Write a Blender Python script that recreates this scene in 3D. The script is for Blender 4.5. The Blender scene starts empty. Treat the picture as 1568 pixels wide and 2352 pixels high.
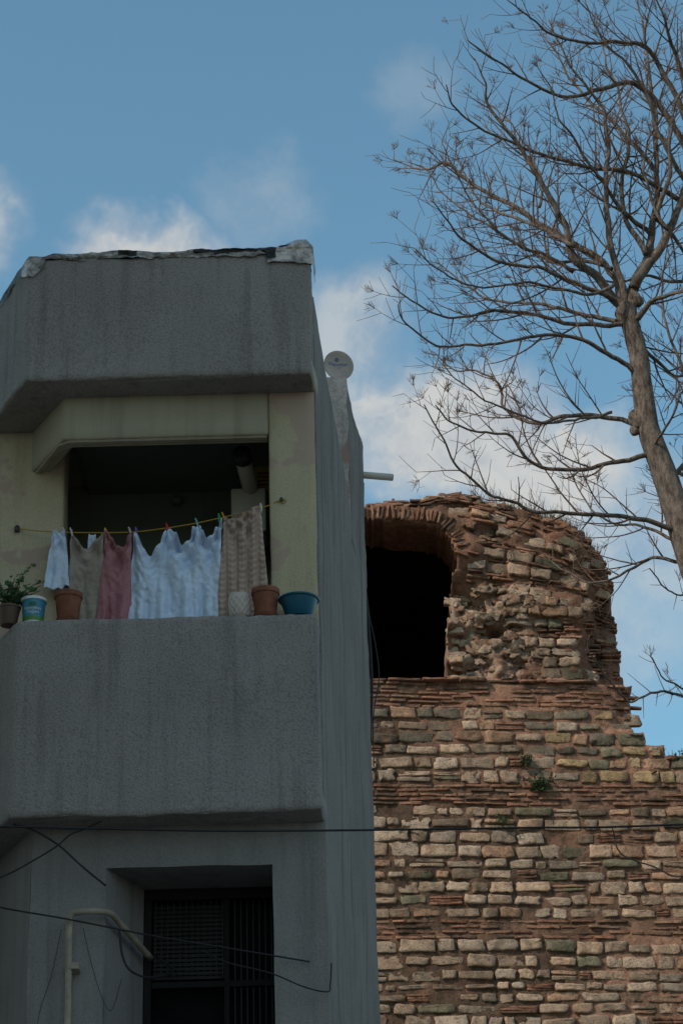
import bpy, bmesh, math, random
from mathutils import Matrix, Vector, noise
random.seed(7)
scn = bpy.context.scene
COL = scn.collection
R = random.random
def U(a, b): return a + (b - a) * random.random()
def lerp(a, b, t): return a + (b - a) * t
def sstep(a, b, x):
    t = max(0.0, min(1.0, (x - a) / (b - a))); return t * t * (3 - 2 * t)
def N3(x, y, z): return noise.noise(Vector((x, y, z)))

# ------------------------------------------------------------------ materials
def new_mat(name):
    m = bpy.data.materials.new(name); m.use_nodes = True
    nt = m.node_tree
    return m, nt, nt.nodes["Principled BSDF"]
def noise_node(nt, vec, scale, detail=4, rough=0.55):
    n = nt.nodes.new("ShaderNodeTexNoise"); n.inputs["Scale"].default_value = scale
    n.inputs["Detail"].default_value = detail; n.inputs["Roughness"].default_value = rough
    nt.links.new(vec, n.inputs["Vector"]); return n
def ramp(nt, fac, stops):
    r = nt.nodes.new("ShaderNodeValToRGB"); el = r.color_ramp.elements
    while len(el) < len(stops): el.new(0.5)
    for e, (p, c) in zip(el, stops):
        e.position = p; e.color = (c[0], c[1], c[2], 1) if not isinstance(c, (int, float)) else (c, c, c, 1)
    nt.links.new(fac, r.inputs[0]); return r
def mixc(nt, fac, a, b, mode='MIX'):
    n = nt.nodes.new("ShaderNodeMix"); n.data_type = 'RGBA'; n.blend_type = mode
    for s, v in ((n.inputs[0], fac), (n.inputs[6], a), (n.inputs[7], b)):
        if hasattr(v, 'is_linked') or hasattr(v, 'links'): nt.links.new(v, s)
        elif isinstance(v, (int, float)): s.default_value = v
        else: s.default_value = (v[0], v[1], v[2], 1)
    return n.outputs[2]
def mapping(nt, vec, scale):
    m = nt.nodes.new("ShaderNodeMapping"); m.inputs["Scale"].default_value = scale
    nt.links.new(vec, m.inputs[0]); return m.outputs[0]
def bump(nt, height, strength, dist, prev=None):
    b = nt.nodes.new("ShaderNodeBump"); b.inputs["Strength"].default_value = strength
    b.inputs["Distance"].default_value = dist; nt.links.new(height, b.inputs["Height"])
    if prev: nt.links.new(prev, b.inputs["Normal"])
    return b.outputs[0]

def stucco(name, base, dark, light, grain=55, gb=0.8, stain=0.6, pink=None, speck=0.72, dist=0.009):
    m, nt, bs = new_mat(name)
    tc = nt.nodes.new("ShaderNodeTexCoord"); v = tc.outputs["Object"]
    big = noise_node(nt, v, 1.4, 4, 0.6)
    c1 = mixc(nt, ramp(nt, big.outputs[0], [(0.35, 0), (0.65, 1)]).outputs[0], base, light)
    streak = noise_node(nt, mapping(nt, v, (11, 11, 0.6)), 1.0, 4, 0.6)
    sf = ramp(nt, streak.outputs[0], [(0.50, 0.0), (0.74, stain)])
    c2 = mixc(nt, sf.outputs[0], c1, dark)
    g = noise_node(nt, v, grain, 3, 0.75)
    c3 = mixc(nt, ramp(nt, g.outputs[0], [(0.36, 0.0), (0.54, 1.0)]).outputs[0], mixc(nt, 1.0, c2, (speck, speck, speck), 'MULTIPLY'), c2)
    if pink:
        pn = noise_node(nt, v, 2.3, 3, 0.6)
        c3 = mixc(nt, ramp(nt, pn.outputs[0], [(0.56, 0), (0.585, 1)]).outputs[0], c3, pink)
    nt.links.new(c3, bs.inputs["Base Color"]); bs.inputs["Roughness"].default_value = 0.93
    bs.inputs["Specular IOR Level"].default_value = 0.2
    nt.links.new(bump(nt, g.outputs[0], gb, dist), bs.inputs["Normal"])
    return m
def plain(name, col, rough=0.6, var=0.15, scale=12, b=0.1, metal=0.0, spec=0.4):
    m, nt, bs = new_mat(name)
    bs.inputs["Roughness"].default_value = rough
    bs.inputs["Metallic"].default_value = metal; bs.inputs["Specular IOR Level"].default_value = spec
    tc = nt.nodes.new("ShaderNodeTexCoord"); v = tc.outputs["Object"]
    n = noise_node(nt, v, scale, 3)
    c = mixc(nt, ramp(nt, n.outputs[0], [(0.3, 0), (0.7, 1)]).outputs[0],
             [x * (1 - var) for x in col], [min(1, x * (1 + var)) for x in col])
    nt.links.new(c, bs.inputs["Base Color"])
    if b: nt.links.new(bump(nt, noise_node(nt, v, scale * 5, 3).outputs[0], b, 0.01), bs.inputs["Normal"])
    return m
def cloth_mat(name, col):
    m, nt, bs = new_mat(name)
    tc = nt.nodes.new("ShaderNodeTexCoord"); v = tc.outputs["Object"]
    n = noise_node(nt, v, 7, 3)
    c = mixc(nt, ramp(nt, n.outputs[0], [(0.3, 0), (0.7, 1)]).outputs[0], [x * .88 for x in col], col)
    nt.links.new(c, bs.inputs["Base Color"]); bs.inputs["Roughness"].default_value = 0.9
    bs.inputs["Specular IOR Level"].default_value = 0.15
    nt.links.new(bump(nt, noise_node(nt, v, 20, 4, 0.6).outputs[0], 0.7, 0.025), bs.inputs["Normal"])
    return m
def vcol_mat(name, nscale=9, fine=55, bstr=0.8, bdist=0.03, rough=0.95):
    m, nt, bs = new_mat(name)
    a = nt.nodes.new("ShaderNodeAttribute"); a.attribute_name = "Col"
    tc = nt.nodes.new("ShaderNodeTexCoord"); v = tc.outputs["Object"]
    n = noise_node(nt, v, nscale, 4, 0.7)
    c = mixc(nt, 1.0, a.outputs["Color"], ramp(nt, n.outputs[0], [(0.30, 0.5), (0.50, 0.95), (0.75, 1.2)]).outputs[0], 'MULTIPLY')
    f = noise_node(nt, mapping(nt, v, (1, 1, 1.8)), fine, 3, 0.7)
    c = mixc(nt, 1.0, c, ramp(nt, f.outputs[0], [(0.36, 0.36), (0.48, 0.95), (0.8, 1.15)]).outputs[0], 'MULTIPLY')
    g = noise_node(nt, mapping(nt, v, (1.5, 1.5, 1.0)), 1.5, 5, 0.72)
    c = mixc(nt, ramp(nt, g.outputs[0], [(0.50, 0.0), (0.68, 0.70)]).outputs[0], c, (0.062, 0.052, 0.038))
    g2 = noise_node(nt, v, 4.3, 3, 0.7)
    c = mixc(nt, ramp(nt, g2.outputs[0], [(0.53, 0.0), (0.72, 0.5)]).outputs[0], c, (0.31, 0.165, 0.11))
    nt.links.new(c, bs.inputs["Base Color"]); bs.inputs["Roughness"].default_value = rough
    bs.inputs["Specular IOR Level"].default_value = 0.1
    b1 = bump(nt, n.outputs[0], bstr, bdist)
    nt.links.new(bump(nt, f.outputs[0], 0.8, 0.014, b1), bs.inputs["Normal"])
    return m

M_GREY = stucco("grey_stucco", (0.290, 0.265, 0.256), (0.145, 0.13, 0.122), (0.345, 0.315, 0.305), 72, 1.0, 0.6, speck=.66, dist=.010)
M_GREY2 = stucco("grey_render", (0.235, 0.222, 0.218), (0.12, 0.112, 0.108), (0.285, 0.268, 0.262), 90, 0.6, 0.5, speck=.8)
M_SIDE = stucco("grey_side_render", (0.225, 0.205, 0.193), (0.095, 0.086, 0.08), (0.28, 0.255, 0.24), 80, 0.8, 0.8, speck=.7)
M_CREAM = stucco("cream_paint", (0.47, 0.40, 0.275), (0.24, 0.20, 0.145), (0.53, 0.455, 0.325), 80, 0.5, 0.35, pink=(0.44, 0.33, 0.265), speck=.85)
M_CREAM2 = stucco("cream_paint_smooth", (0.36, 0.32, 0.24), (0.18, 0.16, 0.12), (0.41, 0.365, 0.275), 80, 0.15, 0.35, speck=.93)
M_WHITEPEEL = stucco("peeling_white", (0.50, 0.43, 0.40), (0.20, 0.17, 0.15), (0.60, 0.53, 0.50), 20, 1.0, 0.6, pink=(0.36, 0.24, 0.20))
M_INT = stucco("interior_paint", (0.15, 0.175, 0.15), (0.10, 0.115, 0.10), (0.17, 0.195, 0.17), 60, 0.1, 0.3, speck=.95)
M_DARK = plain("dark_metal", (0.03, 0.03, 0.032), 0.5)
M_CABLE = plain("black_cable", (0.015, 0.015, 0.017), 0.6)
M_STONE = vcol_mat("ruin_stone")
M_TWIG = plain("twig_bark", (0.125, 0.082, 0.062), 0.9, 0.3, 5, 0, spec=0.1)
M_DRY = plain("dry_twigs", (0.20, 0.11, 0.075), 0.9, 0.3, 5, 0, spec=0.1)
M_LEAF = plain("leaf_green", (0.05, 0.10, 0.03), 0.6, 0.5, 25, 0)
M_TERRA = plain("terracotta", (0.20, 0.08, 0.05), 0.8, 0.25, 18, 0.2, spec=.2)
M_SOIL = plain("soil", (0.05, 0.035, 0.025), 0.95, 0.3, 40, 0.8)
M_BARK, bn, bb = new_mat("bark")
btc = bn.nodes.new("ShaderNodeTexCoord"); bv = btc.outputs["Object"]
b1n = noise_node(bn, mapping(bn, bv, (20, 20, 7)), 1.0, 5, 0.7); b2n = noise_node(bn, bv, 3.0, 3)
bc_ = mixc(bn, ramp(bn, b1n.outputs[0], [(0.38, 0), (0.62, 1)]).outputs[0], (0.06, 0.047, 0.039), (0.20, 0.16, 0.135))
bc_ = mixc(bn, ramp(bn, b2n.outputs[0], [(0.45, 0), (0.7, .6)]).outputs[0], bc_, (0.11, 0.097, 0.084))
bn.links.new(bc_, bb.inputs["Base Color"]); bb.inputs["Roughness"].default_value = .95; bb.inputs["Specular IOR Level"].default_value = .1
bn.links.new(bump(bn, b1n.outputs[0], 1.0, 0.03), bb.inputs["Normal"])

# ------------------------------------------------------------------ mesh helpers
def link(o, parent=None):
    COL.objects.link(o)
    if parent: o.parent = parent
    return o
def empty(name, loc=(0, 0, 0)):
    e = bpy.data.objects.new(name, None); e.empty_display_size = 0.2; return link(e)
def mesh_obj(name, vs, fs, mat, parent=None, smooth=False, cols=None, mats=None, midx=None):
    me = bpy.data.meshes.new(name); me.from_pydata([tuple(v) for v in vs], [], fs); me.update()
    for mm in (mats or [mat]): me.materials.append(mm)
    if midx: me.polygons.foreach_set("material_index", midx)
    if smooth: me.polygons.foreach_set("use_smooth", [True] * len(me.polygons))
    if cols:
        a = me.color_attributes.new("Col", 'FLOAT_COLOR', 'POINT')
        flat = []
        for c in cols: flat += [c[0], c[1], c[2], 1.0]
        a.data.foreach_set("color", flat)
    o = bpy.data.objects.new(name, me); return link(o, parent)

def block(name, foot, z0, z1, mat, parent, r=0.014, amp=0.006, step=0.07, smooth=True):
    """rough-edged masonry block over a counter-clockwise footprint"""
    pts = []
    n = len(foot)
    for i in range(n):
        a = Vector(foot[i]); b = Vector(foot[(i + 1) % n]); L = (b - a).length
        k = max(1, int(L / step)); d = (b - a) / L; nn = Vector((d.y, -d.x))
        rr = min(r, L * 0.3)
        ts = [rr / L] + [j / k for j in range(1, k) if rr * 1.3 < j / k * L < L - rr * 1.3] + [1 - rr / L]
        for t in ts: pts.append((a + (b - a) * t, nn))
    kz = max(1, int((z1 - z0) / step))
    rz = min(r, (z1 - z0) * 0.3)
    lev = [(z0, rz)] + [(z0 + rz, 0)] + [(z0 + (z1 - z0) * j / kz, 0) for j in range(1, kz) if z0 + rz * 1.3 < z0 + (z1 - z0) * j / kz < z1 - rz * 1.3] + [(z1 - rz, 0), (z1, rz)]
    vs = []; fs = []; M = len(pts)
    for z, ins in lev:
        for p, nn in pts:
            q = p - nn * ins
            w = Vector((q.x, q.y, z))
            dv = noise.noise_vector(w * 2.3) * amp + noise.noise_vector(w * 9) * amp * 0.5
            if ins > 0 or abs(z - z1) < .03 or abs(z - z0) < .03: dv += noise.noise_vector(w * 24) * amp * .6
            vs.append(w + dv)
    for l in range(len(lev) - 1):
        for i in range(M):
            j = (i + 1) % M
            fs.append((l * M + i, l * M + j, (l + 1) * M + j, (l + 1) * M + i))
    fs.append(tuple(reversed(range(M)))); fs.append(tuple((len(lev) - 1) * M + i for i in range(M)))
    o = mesh_obj(name, vs, fs, mat, parent, smooth=False)
    for p in o.data.polygons: p.use_smooth = smooth and len(p.vertices) == 4
    return o
def rect(x0, x1, y0, y1): return [(x0, y0), (x1, y0), (x1, y1), (x0, y1)]
def box(name, x0, x1, y0, y1, z0, z1, mat, parent, bev=0.004):
    vs = [(x, y, z) for z in (z0, z1) for x, y in rect(x0, x1, y0, y1)]
    fs = [(3, 2, 1, 0), (4, 5, 6, 7), (0, 1, 5, 4), (1, 2, 6, 5), (2, 3, 7, 6), (3, 0, 4, 7)]
    o = mesh_obj(name, vs, fs, mat, parent)
    if bev:
        b = o.modifiers.new("b", 'BEVEL'); b.width = bev; b.segments = 2
    return o
def sheet(name, fn, nu, nv, mat, parent, smooth=True, keep=None, cols=None, solid=0):
    vs = [fn(i / nu, j / nv) for j in range(nv + 1) for i in range(nu + 1)]
    fs = []
    for j in range(nv):
        for i in range(nu):
            if keep and not keep((i + .5) / nu, (j + .5) / nv): continue
            a = j * (nu + 1) + i; fs.append((a, a + 1, a + nu + 2, a + nu + 1))
    o = mesh_obj(name, vs, fs, mat, parent, smooth, cols)
    if solid:
        s = o.modifiers.new("s", 'SOLIDIFY'); s.thickness = solid; s.offset = -1
    return o
class Buf:
    def __init__(s): s.v = []; s.f = []; s.c = []
    def tube(s, pts, rad, sides=5, col=None, cap=True):
        n = len(pts); base = len(s.v); prev = None
        for i in range(n):
            t = (pts[min(i + 1, n - 1)] - pts[max(i - 1, 0)])
            if t.length < 1e-7: t = Vector((0, 0, 1))
            t.normalize()
            if prev is None:
                a = Vector((0, 0, 1)) if abs(t.z) < 0.8 else Vector((1, 0, 0)); x = t.cross(a).normalized()
            else:
                x = (prev - t * prev.dot(t))
                x = x.normalized() if x.length > 1e-6 else t.orthogonal().normalized()
            prev = x; y = t.cross(x)
            for k in range(sides):
                an = 2 * math.pi * k / sides
                s.v.append(pts[i] + (x * math.cos(an) + y * math.sin(an)) * rad[i])
                if col: s.c.append(col)
        for i in range(n - 1):
            for k in range(sides):
                k2 = (k + 1) % sides
                s.f.append((base + i * sides + k, base + i * sides + k2, base + (i + 1) * sides + k2, base + (i + 1) * sides + k))
        if cap:
            s.f.append(tuple(base + k for k in reversed(range(sides)))); s.f.append(tuple(base + (n - 1) * sides + k for k in range(sides)))
    def obj(s, name, mat, parent=None, smooth=True): return mesh_obj(name, s.v, s.f, mat, parent, smooth, s.c or None)
def catmull(P, per=6):
    P = [Vector(p) for p in P]; out = []
    Q = [P[0] * 2 - P[1]] + P + [P[-1] * 2 - P[-2]]
    for i in range(1, len(Q) - 2):
        for k in range(per):
            t = k / per; a, b, c, d = Q[i - 1], Q[i], Q[i + 1], Q[i + 2]
            out.append(0.5 * ((2 * b) + (c - a) * t + (2 * a - 5 * b + 4 * c - d) * t * t + (3 * b - a - 3 * c + d) * t ** 3))
    out.append(P[-1]); return out
def cable(name, pts, r, mat, parent=None, per=10, sides=6):
    b = Buf(); p = catmull(pts, per); b.tube(p, [r] * len(p), sides); return b.obj(name, mat, parent)
def lathe(name, prof, center, mat, parent, seg=40, mats=None, midx=None):
    vs = []; fs = []; mi = []
    for r, z in prof:
        for k in range(seg):
            a = 2 * math.pi * k / seg
            vs.append((center[0] + r * math.cos(a), center[1] + r * math.sin(a), center[2] + z))
    for i in range(len(prof) - 1):
        for k in range(seg):
            k2 = (k + 1) % seg
            fs.append((i * seg + k, i * seg + k2, (i + 1) * seg + k2, (i + 1) * seg + k)); mi.append(midx[i] if midx else 0)
    fs.append(tuple(reversed(range(seg)))); mi.append(0)
    fs.append(tuple((len(prof) - 1) * seg + k for k in range(seg))); mi.append(midx[-1] if midx else 0)
    o = mesh_obj(name, vs, fs, mat, parent, True, None, mats, mi)
    for p in o.data.polygons:
        if len(p.vertices) > 4: p.use_smooth = False
    e = o.modifiers.new("es", 'EDGE_SPLIT'); e.split_angle = math.radians(40)
    return o

# ------------------------------------------------------------------ camera
cam = bpy.data.cameras.new("camera"); camo = link(bpy.data.objects.new("camera", cam))
cam.sensor_fit = 'VERTICAL'; cam.sensor_height = 36; cam.lens = 85; cam.clip_start = 0.1; cam.clip_end = 6000
camo.matrix_world = Matrix.Translation((0, 0, 1.6)) @ Matrix.Rotation(math.radians(115.4), 4, 'X') @ Matrix.Rotation(math.radians(-1.5), 4, 'Z')
scn.camera = camo
scn.view_settings.view_transform = 'Standard'; scn.view_settings.look = 'None'; scn.view_settings.exposure = 0

# ------------------------------------------------------------------ light + sky
SUN_EL = math.radians(38)
sdir = Vector((-0.62, -0.48, 0)).normalized() * math.cos(SUN_EL) + Vector((0, 0, math.sin(SUN_EL)))
sun = bpy.data.lights.new("sun", 'SUN'); sun.energy = 3.2; sun.angle = math.radians(0.5); sun.color = (1.0, 0.88, 0.75)
suno = link(bpy.data.objects.new("sun", sun)); suno.rotation_euler = sdir.to_track_quat('Z', 'Y').to_euler(); suno.location = (-20, -15, 30)
w = bpy.data.worlds.new("World"); scn.world = w; w.use_nodes = True
nt = w.node_tree; bg = nt.nodes["Background"]; bg.inputs["Strength"].default_value = 0.12
sky = nt.nodes.new("ShaderNodeTexSky"); sky.sky_type = 'NISHITA'; sky.sun_disc = False
sky.sun_elevation = SUN_EL; sky.sun_rotation = math.atan2(sdir.x, sdir.y) % (2 * math.pi)
sky.air_density = 1.0; sky.dust_density = 1.0; sky.ozone_density = 1.0
tcw = nt.nodes.new("ShaderNodeTexCoord"); dv = tcw.outputs["Generated"]
skyc = mixc(nt, 1.0, sky.outputs[0], (1.12, 1.50, 1.36), 'MULTIPLY')
def math_n(op, a, b=None, c=None, clamp=False):
    n = nt.nodes.new("ShaderNodeMath"); n.operation = op; n.use_clamp = clamp
    for s, v in zip(n.inputs, (a, b, c)):
        if v is None: continue
        if isinstance(v, (int, float)): s.default_value = v
        else: nt.links.new(v, s)
    return n.outputs[0]
wn = noise_node(nt, dv, 24, 4, 0.6)
sub = nt.nodes.new("ShaderNodeVectorMath"); sub.operation = 'SUBTRACT'; sub.inputs[1].default_value = (0.5, 0.5, 0.5)
nt.links.new(wn.outputs["Color"], sub.inputs[0])
scl = nt.nodes.new("ShaderNodeVectorMath"); scl.operation = 'SCALE'; scl.inputs[3].default_value = 0.045
nt.links.new(sub.outputs[0], scl.inputs[0])
addv = nt.nodes.new("ShaderNodeVectorMath"); addv.operation = 'ADD'; nt.links.new(dv, addv.inputs[0]); nt.links.new(scl.outputs[0], addv.inputs[1])
wd = addv.outputs[0]
clouds = [((-0.073, 0.848, 0.518), (0.036, 0.04, 0.020), 1.4),
          ((-0.142, 0.838, 0.528), (0.020, 0.03, 0.022), 0.7),
          ((-0.031, 0.839, 0.541), (0.026, 0.04, 0.018), 0.26),
          ((0.036, 0.815, 0.578), (0.022, 0.04, 0.016), 0.18),
          ((0.008, 0.865, 0.498), (0.028, 0.04, 0.022), 0.70),
          ((0.012, 0.885, 0.468), (0.034, 0.04, 0.026), 0.95),
          ((0.048, 0.890, 0.455), (0.047, 0.05, 0.028), 1.6),
          ((0.085, 0.893, 0.440), (0.048, 0.05, 0.024), 1.2),
          ((0.125, 0.905, 0.412), (0.060, 0.06, 0.036), 0.6),
          ((0.05, 0.925, 0.38), (0.12, 0.08, 0.045), 0.6)]
tot = None
for c, r, amp in clouds:
    s_ = nt.nodes.new("ShaderNodeVectorMath"); s_.operation = 'SUBTRACT'; s_.inputs[1].default_value = c; nt.links.new(wd, s_.inputs[0])
    m_ = nt.nodes.new("ShaderNodeVectorMath"); m_.operation = 'MULTIPLY'; m_.inputs[1].default_value = (1 / r[0], 1 / r[1], 1 / r[2]); nt.links.new(s_.outputs[0], m_.inputs[0])
    l_ = nt.nodes.new("ShaderNodeVectorMath"); l_.operation = 'LENGTH'; nt.links.new(m_.outputs[0], l_.inputs[0])
    k = nt.nodes.new("ShaderNodeMapRange"); k.interpolation_type = 'SMOOTHSTEP'
    k.inputs["From Min"].default_value = 1.2; k.inputs["From Max"].default_value = 0.3; k.inputs["To Max"].default_value = amp
    nt.links.new(l_.outputs["Value"], k.inputs["Value"])
    tot = k.outputs[0] if tot is None else math_n('MAXIMUM', tot, k.outputs[0])
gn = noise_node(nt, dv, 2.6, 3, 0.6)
fill_cloud = ramp(nt, gn.outputs[0], [(0.46, 0.0), (0.62, 0.9)]).outputs[0]  # unseen cloud cover added behind the camera for soft fill light
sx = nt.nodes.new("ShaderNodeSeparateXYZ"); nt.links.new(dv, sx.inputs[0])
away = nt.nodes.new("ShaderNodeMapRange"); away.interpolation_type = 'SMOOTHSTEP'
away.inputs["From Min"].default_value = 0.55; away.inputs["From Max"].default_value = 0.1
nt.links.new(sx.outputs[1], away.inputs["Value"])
tot = math_n('MAXIMUM', tot, math_n('MULTIPLY', fill_cloud, away.outputs[0]))
cn = noise_node(nt, wd, 34, 5, 0.6)
tex = ramp(nt, cn.outputs[0], [(0.28, 0.60), (0.58, 1.0)]).outputs[0]
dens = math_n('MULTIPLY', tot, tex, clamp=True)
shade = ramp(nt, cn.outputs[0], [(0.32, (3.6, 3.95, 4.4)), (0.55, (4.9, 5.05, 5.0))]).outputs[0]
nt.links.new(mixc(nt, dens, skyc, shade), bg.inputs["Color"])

# ------------------------------------------------------------------ ground
M_ASPH = plain("asphalt", (0.055, 0.053, 0.05), 0.9, 0.3, 3, 0.5)
M_EARTH = plain("earth", (0.20, 0.17, 0.13), 0.95, 0.35, 0.4, 0.4)
M_PAVE = plain("paving", (0.30, 0.29, 0.27), 0.9, 0.2, 4, 0.4)
mesh_obj("ground", [(-1500, -1500, 0), (1500, -1500, 0), (1500, 1500, 0), (-1500, 1500, 0)], [(0, 1, 2, 3)], M_EARTH)
mesh_obj("street", [(-60, -4, .004), (60, -4, .004), (60, 11.5, .004), (-60, 11.5, .004)], [(0, 1, 2, 3)], M_ASPH)
box("pavement", -60, 60, 11.5, 13.9, 0.0, 0.13, M_PAVE, None, 0.01)

# ------------------------------------------------------------------ near building
B = empty("concrete_apartment_building")
chx, chy = -0.23, 0.48
def wallx(y): return -0.155 + (y - 14.25) * 0.12
DX0, DX1, DZ0, DZ1 = -1.49, -0.475, 3.4, 6.0
xs = [-1.95 + (DX0 + 1.95) * i / 8 for i in range(9)] + [DX0 + (DX1 - DX0) * i / 16 for i in range(1, 17)] + [DX1 + (-0.150 - DX1) * i / 6 for i in range(1, 7)]
zs = [3.4 * i / 20 for i in range(21)] + [3.4 + 2.6 * i / 36 for i in range(1, 37)] + [6.0 + 0.28 * i / 4 for i in range(1, 5)]
vs = []; fs = []
for z in zs:
    for x in xs:
        d = noise.noise_vector(Vector((x, 14, z)) * 3) * 0.008
        vs.append((x + d.x, 14.25 + d.y, z + d.z))
nx = len(xs)
for j in range(len(zs) - 1):
    for i in range(nx - 1):
        cx, cz = (xs[i] + xs[i + 1]) / 2, (zs[j] + zs[j + 1]) / 2
        if DX0 < cx < DX1 and DZ0 < cz < DZ1: continue
        a = j * nx + i; fs.append((a, a + 1, a + nx + 1, a + nx))
mesh_obj("lower_facade", vs, fs, M_GREY2, B, True)
sheet("lower_chamfer", lambda u, v: (-1.95 + chx * u * 3, 14.25 + chy * u * 3, 6.28 * v), 10, 40, M_GREY2, B)
def quad(name, pts, mat): return mesh_obj(name, pts, [(0, 1, 2, 3)], mat, B)
quad("door_reveal_side", [(-1.49, 14.25, 3.4), (-1.30, 14.72, 3.4), (-1.30, 14.72, 6.0), (-1.49, 14.25, 6.0)], M_GREY2)
quad("door_reveal_top", [(-1.49, 14.25, 6.0), (-1.30, 14.72, 6.0), (-0.475, 14.72, 6.0), (-0.475, 14.25, 6.0)], M_GREY2)
quad("door_reveal_right", [(-0.475, 14.25, 3.4), (-0.475, 14.25, 6.0), (-0.475, 14.9, 6.0), (-0.475, 14.9, 3.4)], M_GREY2)
quad("door_sill", [(-1.49, 14.25, 3.4), (-0.475, 14.25, 3.4), (-0.475, 14.9, 3.4), (-1.30, 14.9, 3.4)], M_GREY2)
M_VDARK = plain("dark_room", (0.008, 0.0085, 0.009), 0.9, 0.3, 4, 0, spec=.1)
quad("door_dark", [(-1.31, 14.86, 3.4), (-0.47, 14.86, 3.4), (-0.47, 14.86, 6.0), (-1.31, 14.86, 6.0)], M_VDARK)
M_FRAME = plain("window_frame_brown", (0.014, 0.013, 0.013), 0.7, spec=.15)
box("window_frame_top", -1.30, -0.478, 14.72, 14.78, 5.93, 5.998, M_FRAME, B)
box("window_frame_side", -1.298, -1.25, 14.721, 14.779, 3.42, 5.928, M_FRAME, B)
box("window_frame_mid", -0.80, -0.765, 14.722, 14.778, 3.42, 5.927, M_FRAME, B)
box("window_frame_rail", -1.248, -0.48, 14.723, 14.777, 5.37, 5.41, M_FRAME, B)
M_BLIND = plain("shutter_slats", (0.045, 0.043, 0.040), 0.8, 0.3, 3, 0, spec=.1)
M_BAR = plain("grille_bar", (0.008, 0.008, 0.009), 0.6, 0.1, 3, 0)
for i in range(17):
    z = 5.44 + i * 0.028
    box("blind_slat_%d" % i, -1.245, -0.802, 14.79, 14.81, z, z + 0.019, M_BLIND, B, 0)
for i in range(20):
    x = -1.23 + i * 0.038
    box("grille_bar_%d" % i, x, x + 0.007, 14.735, 14.743, 3.6 if i > 11 else 5.44, 5.92, M_BAR, B, 0)
slab = [(-2.04, 14.02), (-0.172, 14.02), (0.10, 16.95), (-4.0, 16.95), (-4.0, 15.6), (-2.80, 15.6)]
block("balcony_floor_slab", slab, 6.262, 6.42, M_GREY2, B, 0.01)
block("roof_slab", slab, 9.272, 9.42, M_CREAM2, B, 0.01)
def par(front, z0, z1, nm, r):
    f = [(-0.168, front), (-0.160, front + .254), (-0.34, front + .254), (-0.36, front + .15), (-1.97, front + .15), (-2.70, front + 1.62), (-2.84, front + 1.56), (-2.06, front)]
    return block(nm, f, z0, z1, M_GREY, B, r, 0.012, 0.04)
par(14.0, 6.255, 7.552, "balcony_parapet", 0.012)
par(14.0, 9.265, 10.20, "roof_parapet", 0.012)
block("balcony_column", rect(-0.468, -0.158, 14.25, 14.62), 6.42, 9.275, M_CREAM, B, 0.012)
block("fascia_beam", [(-0.470, 14.252), (-0.470, 14.37), (-1.77, 14.37), (-2.02, 14.86), (-2.15, 14.82), (-1.83, 14.252)], 8.955, 9.275, M_CREAM2, B, 0.012, 0.003)
for i, off in enumerate((0.012, 0.045, 0.078)):
    b_ = Buf(); b_.tube([Vector((-0.48, 14.262 + off, 8.948)), Vector((-1.80, 14.262 + off, 8.948)), Vector((-1.87, 14.32 + off, 8.948)), Vector((-2.10, 14.78 + off, 8.948))], [0.010] * 4, 4)
    b_.obj("awning_rail_%d" % i, M_CREAM2, B, False)
block("left_pier", rect(-3.2, -1.875, 14.73, 15.0), 6.42, 9.268, M_CREAM, B, 0.012)
block("left_wall_lower", rect(-4.0, -3.2, 14.9, 15.2), 0, 9.268, M_GREY2, B, 0.012)
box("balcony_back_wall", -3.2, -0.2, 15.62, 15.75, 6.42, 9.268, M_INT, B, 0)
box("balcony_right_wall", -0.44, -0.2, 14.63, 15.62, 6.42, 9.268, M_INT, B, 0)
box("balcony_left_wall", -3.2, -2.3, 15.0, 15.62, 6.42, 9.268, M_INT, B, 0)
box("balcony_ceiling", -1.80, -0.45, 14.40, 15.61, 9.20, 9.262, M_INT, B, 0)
def topz(y):
    P = [(14.25, 10.0), (14.6, 9.87), (15.3, 9.63), (16.1, 9.19), (17.2, 9.0)]
    for (a, za), (b, zb) in zip(P, P[1:]):
        if y <= b: return lerp(za, zb, (y - a) / (b - a))
    return P[-1][1]
def sidefn(u, v):
    y = 14.256 + u * 2.75; x = wallx(y); z = topz(y) * v
    x += N3(y * 2, z * 2, 3) * 0.012 + N3(y * 7, z * 7, 9) * 0.004
    if v > 0.99: z += N3(y * 6, 0, 1) * 0.03
    return (x, y, z)
sheet("side_wall", sidefn, 40, 130, M_SIDE, B, True, solid=0.14)
box("rear_wall", -4.0, 0.0, 16.96, 17.05, 0, 9.4, M_SIDE, B, 0)
box("left_gable", -4.05, -3.99, 15.0, 16.96, 0, 9.4, M_SIDE, B, 0)
ch = [(-0.42, 16.12), (wallx(16.12) + 0.004, 16.12), (wallx(17.0) + 0.004, 17.02), (-0.42, 17.02)]
block("chimney_block", ch, 9.0, 10.26, M_SIDE, B, 0.02, 0.012)
sheet("chimney_front_render", lambda u, v: (lerp(-0.43, wallx(16.12) - 0.004, u) + N3(v * 9, u, 2) * 0.012, 16.098 + N3(u * 6, v * 9, 0) * 0.02, lerp(9.0, 10.37, v)), 14, 34, M_WHITEPEEL, B, True)
vsr = [(-0.42, 16.11, 10.25), (wallx(16.12), 16.11, 10.25), (wallx(17.0), 17.0, 10.08), (-0.42, 17.0, 10.08), (-0.42, 16.11, 10.39), (wallx(16.12) - 0.01, 16.11, 10.38), (wallx(17) - 0.01, 17.0, 10.11), (-0.42, 17.0, 10.11)]
mesh_obj("chimney_cap", vsr, [(3, 2, 1, 0), (4, 5, 6, 7), (0, 1, 5, 4), (1, 2, 6, 5), (2, 3, 7, 6), (3, 0, 4, 7)], M_WHITEPEEL, B)
M_FOIL, fnt, fbs = new_mat("roofing_foil")
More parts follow.
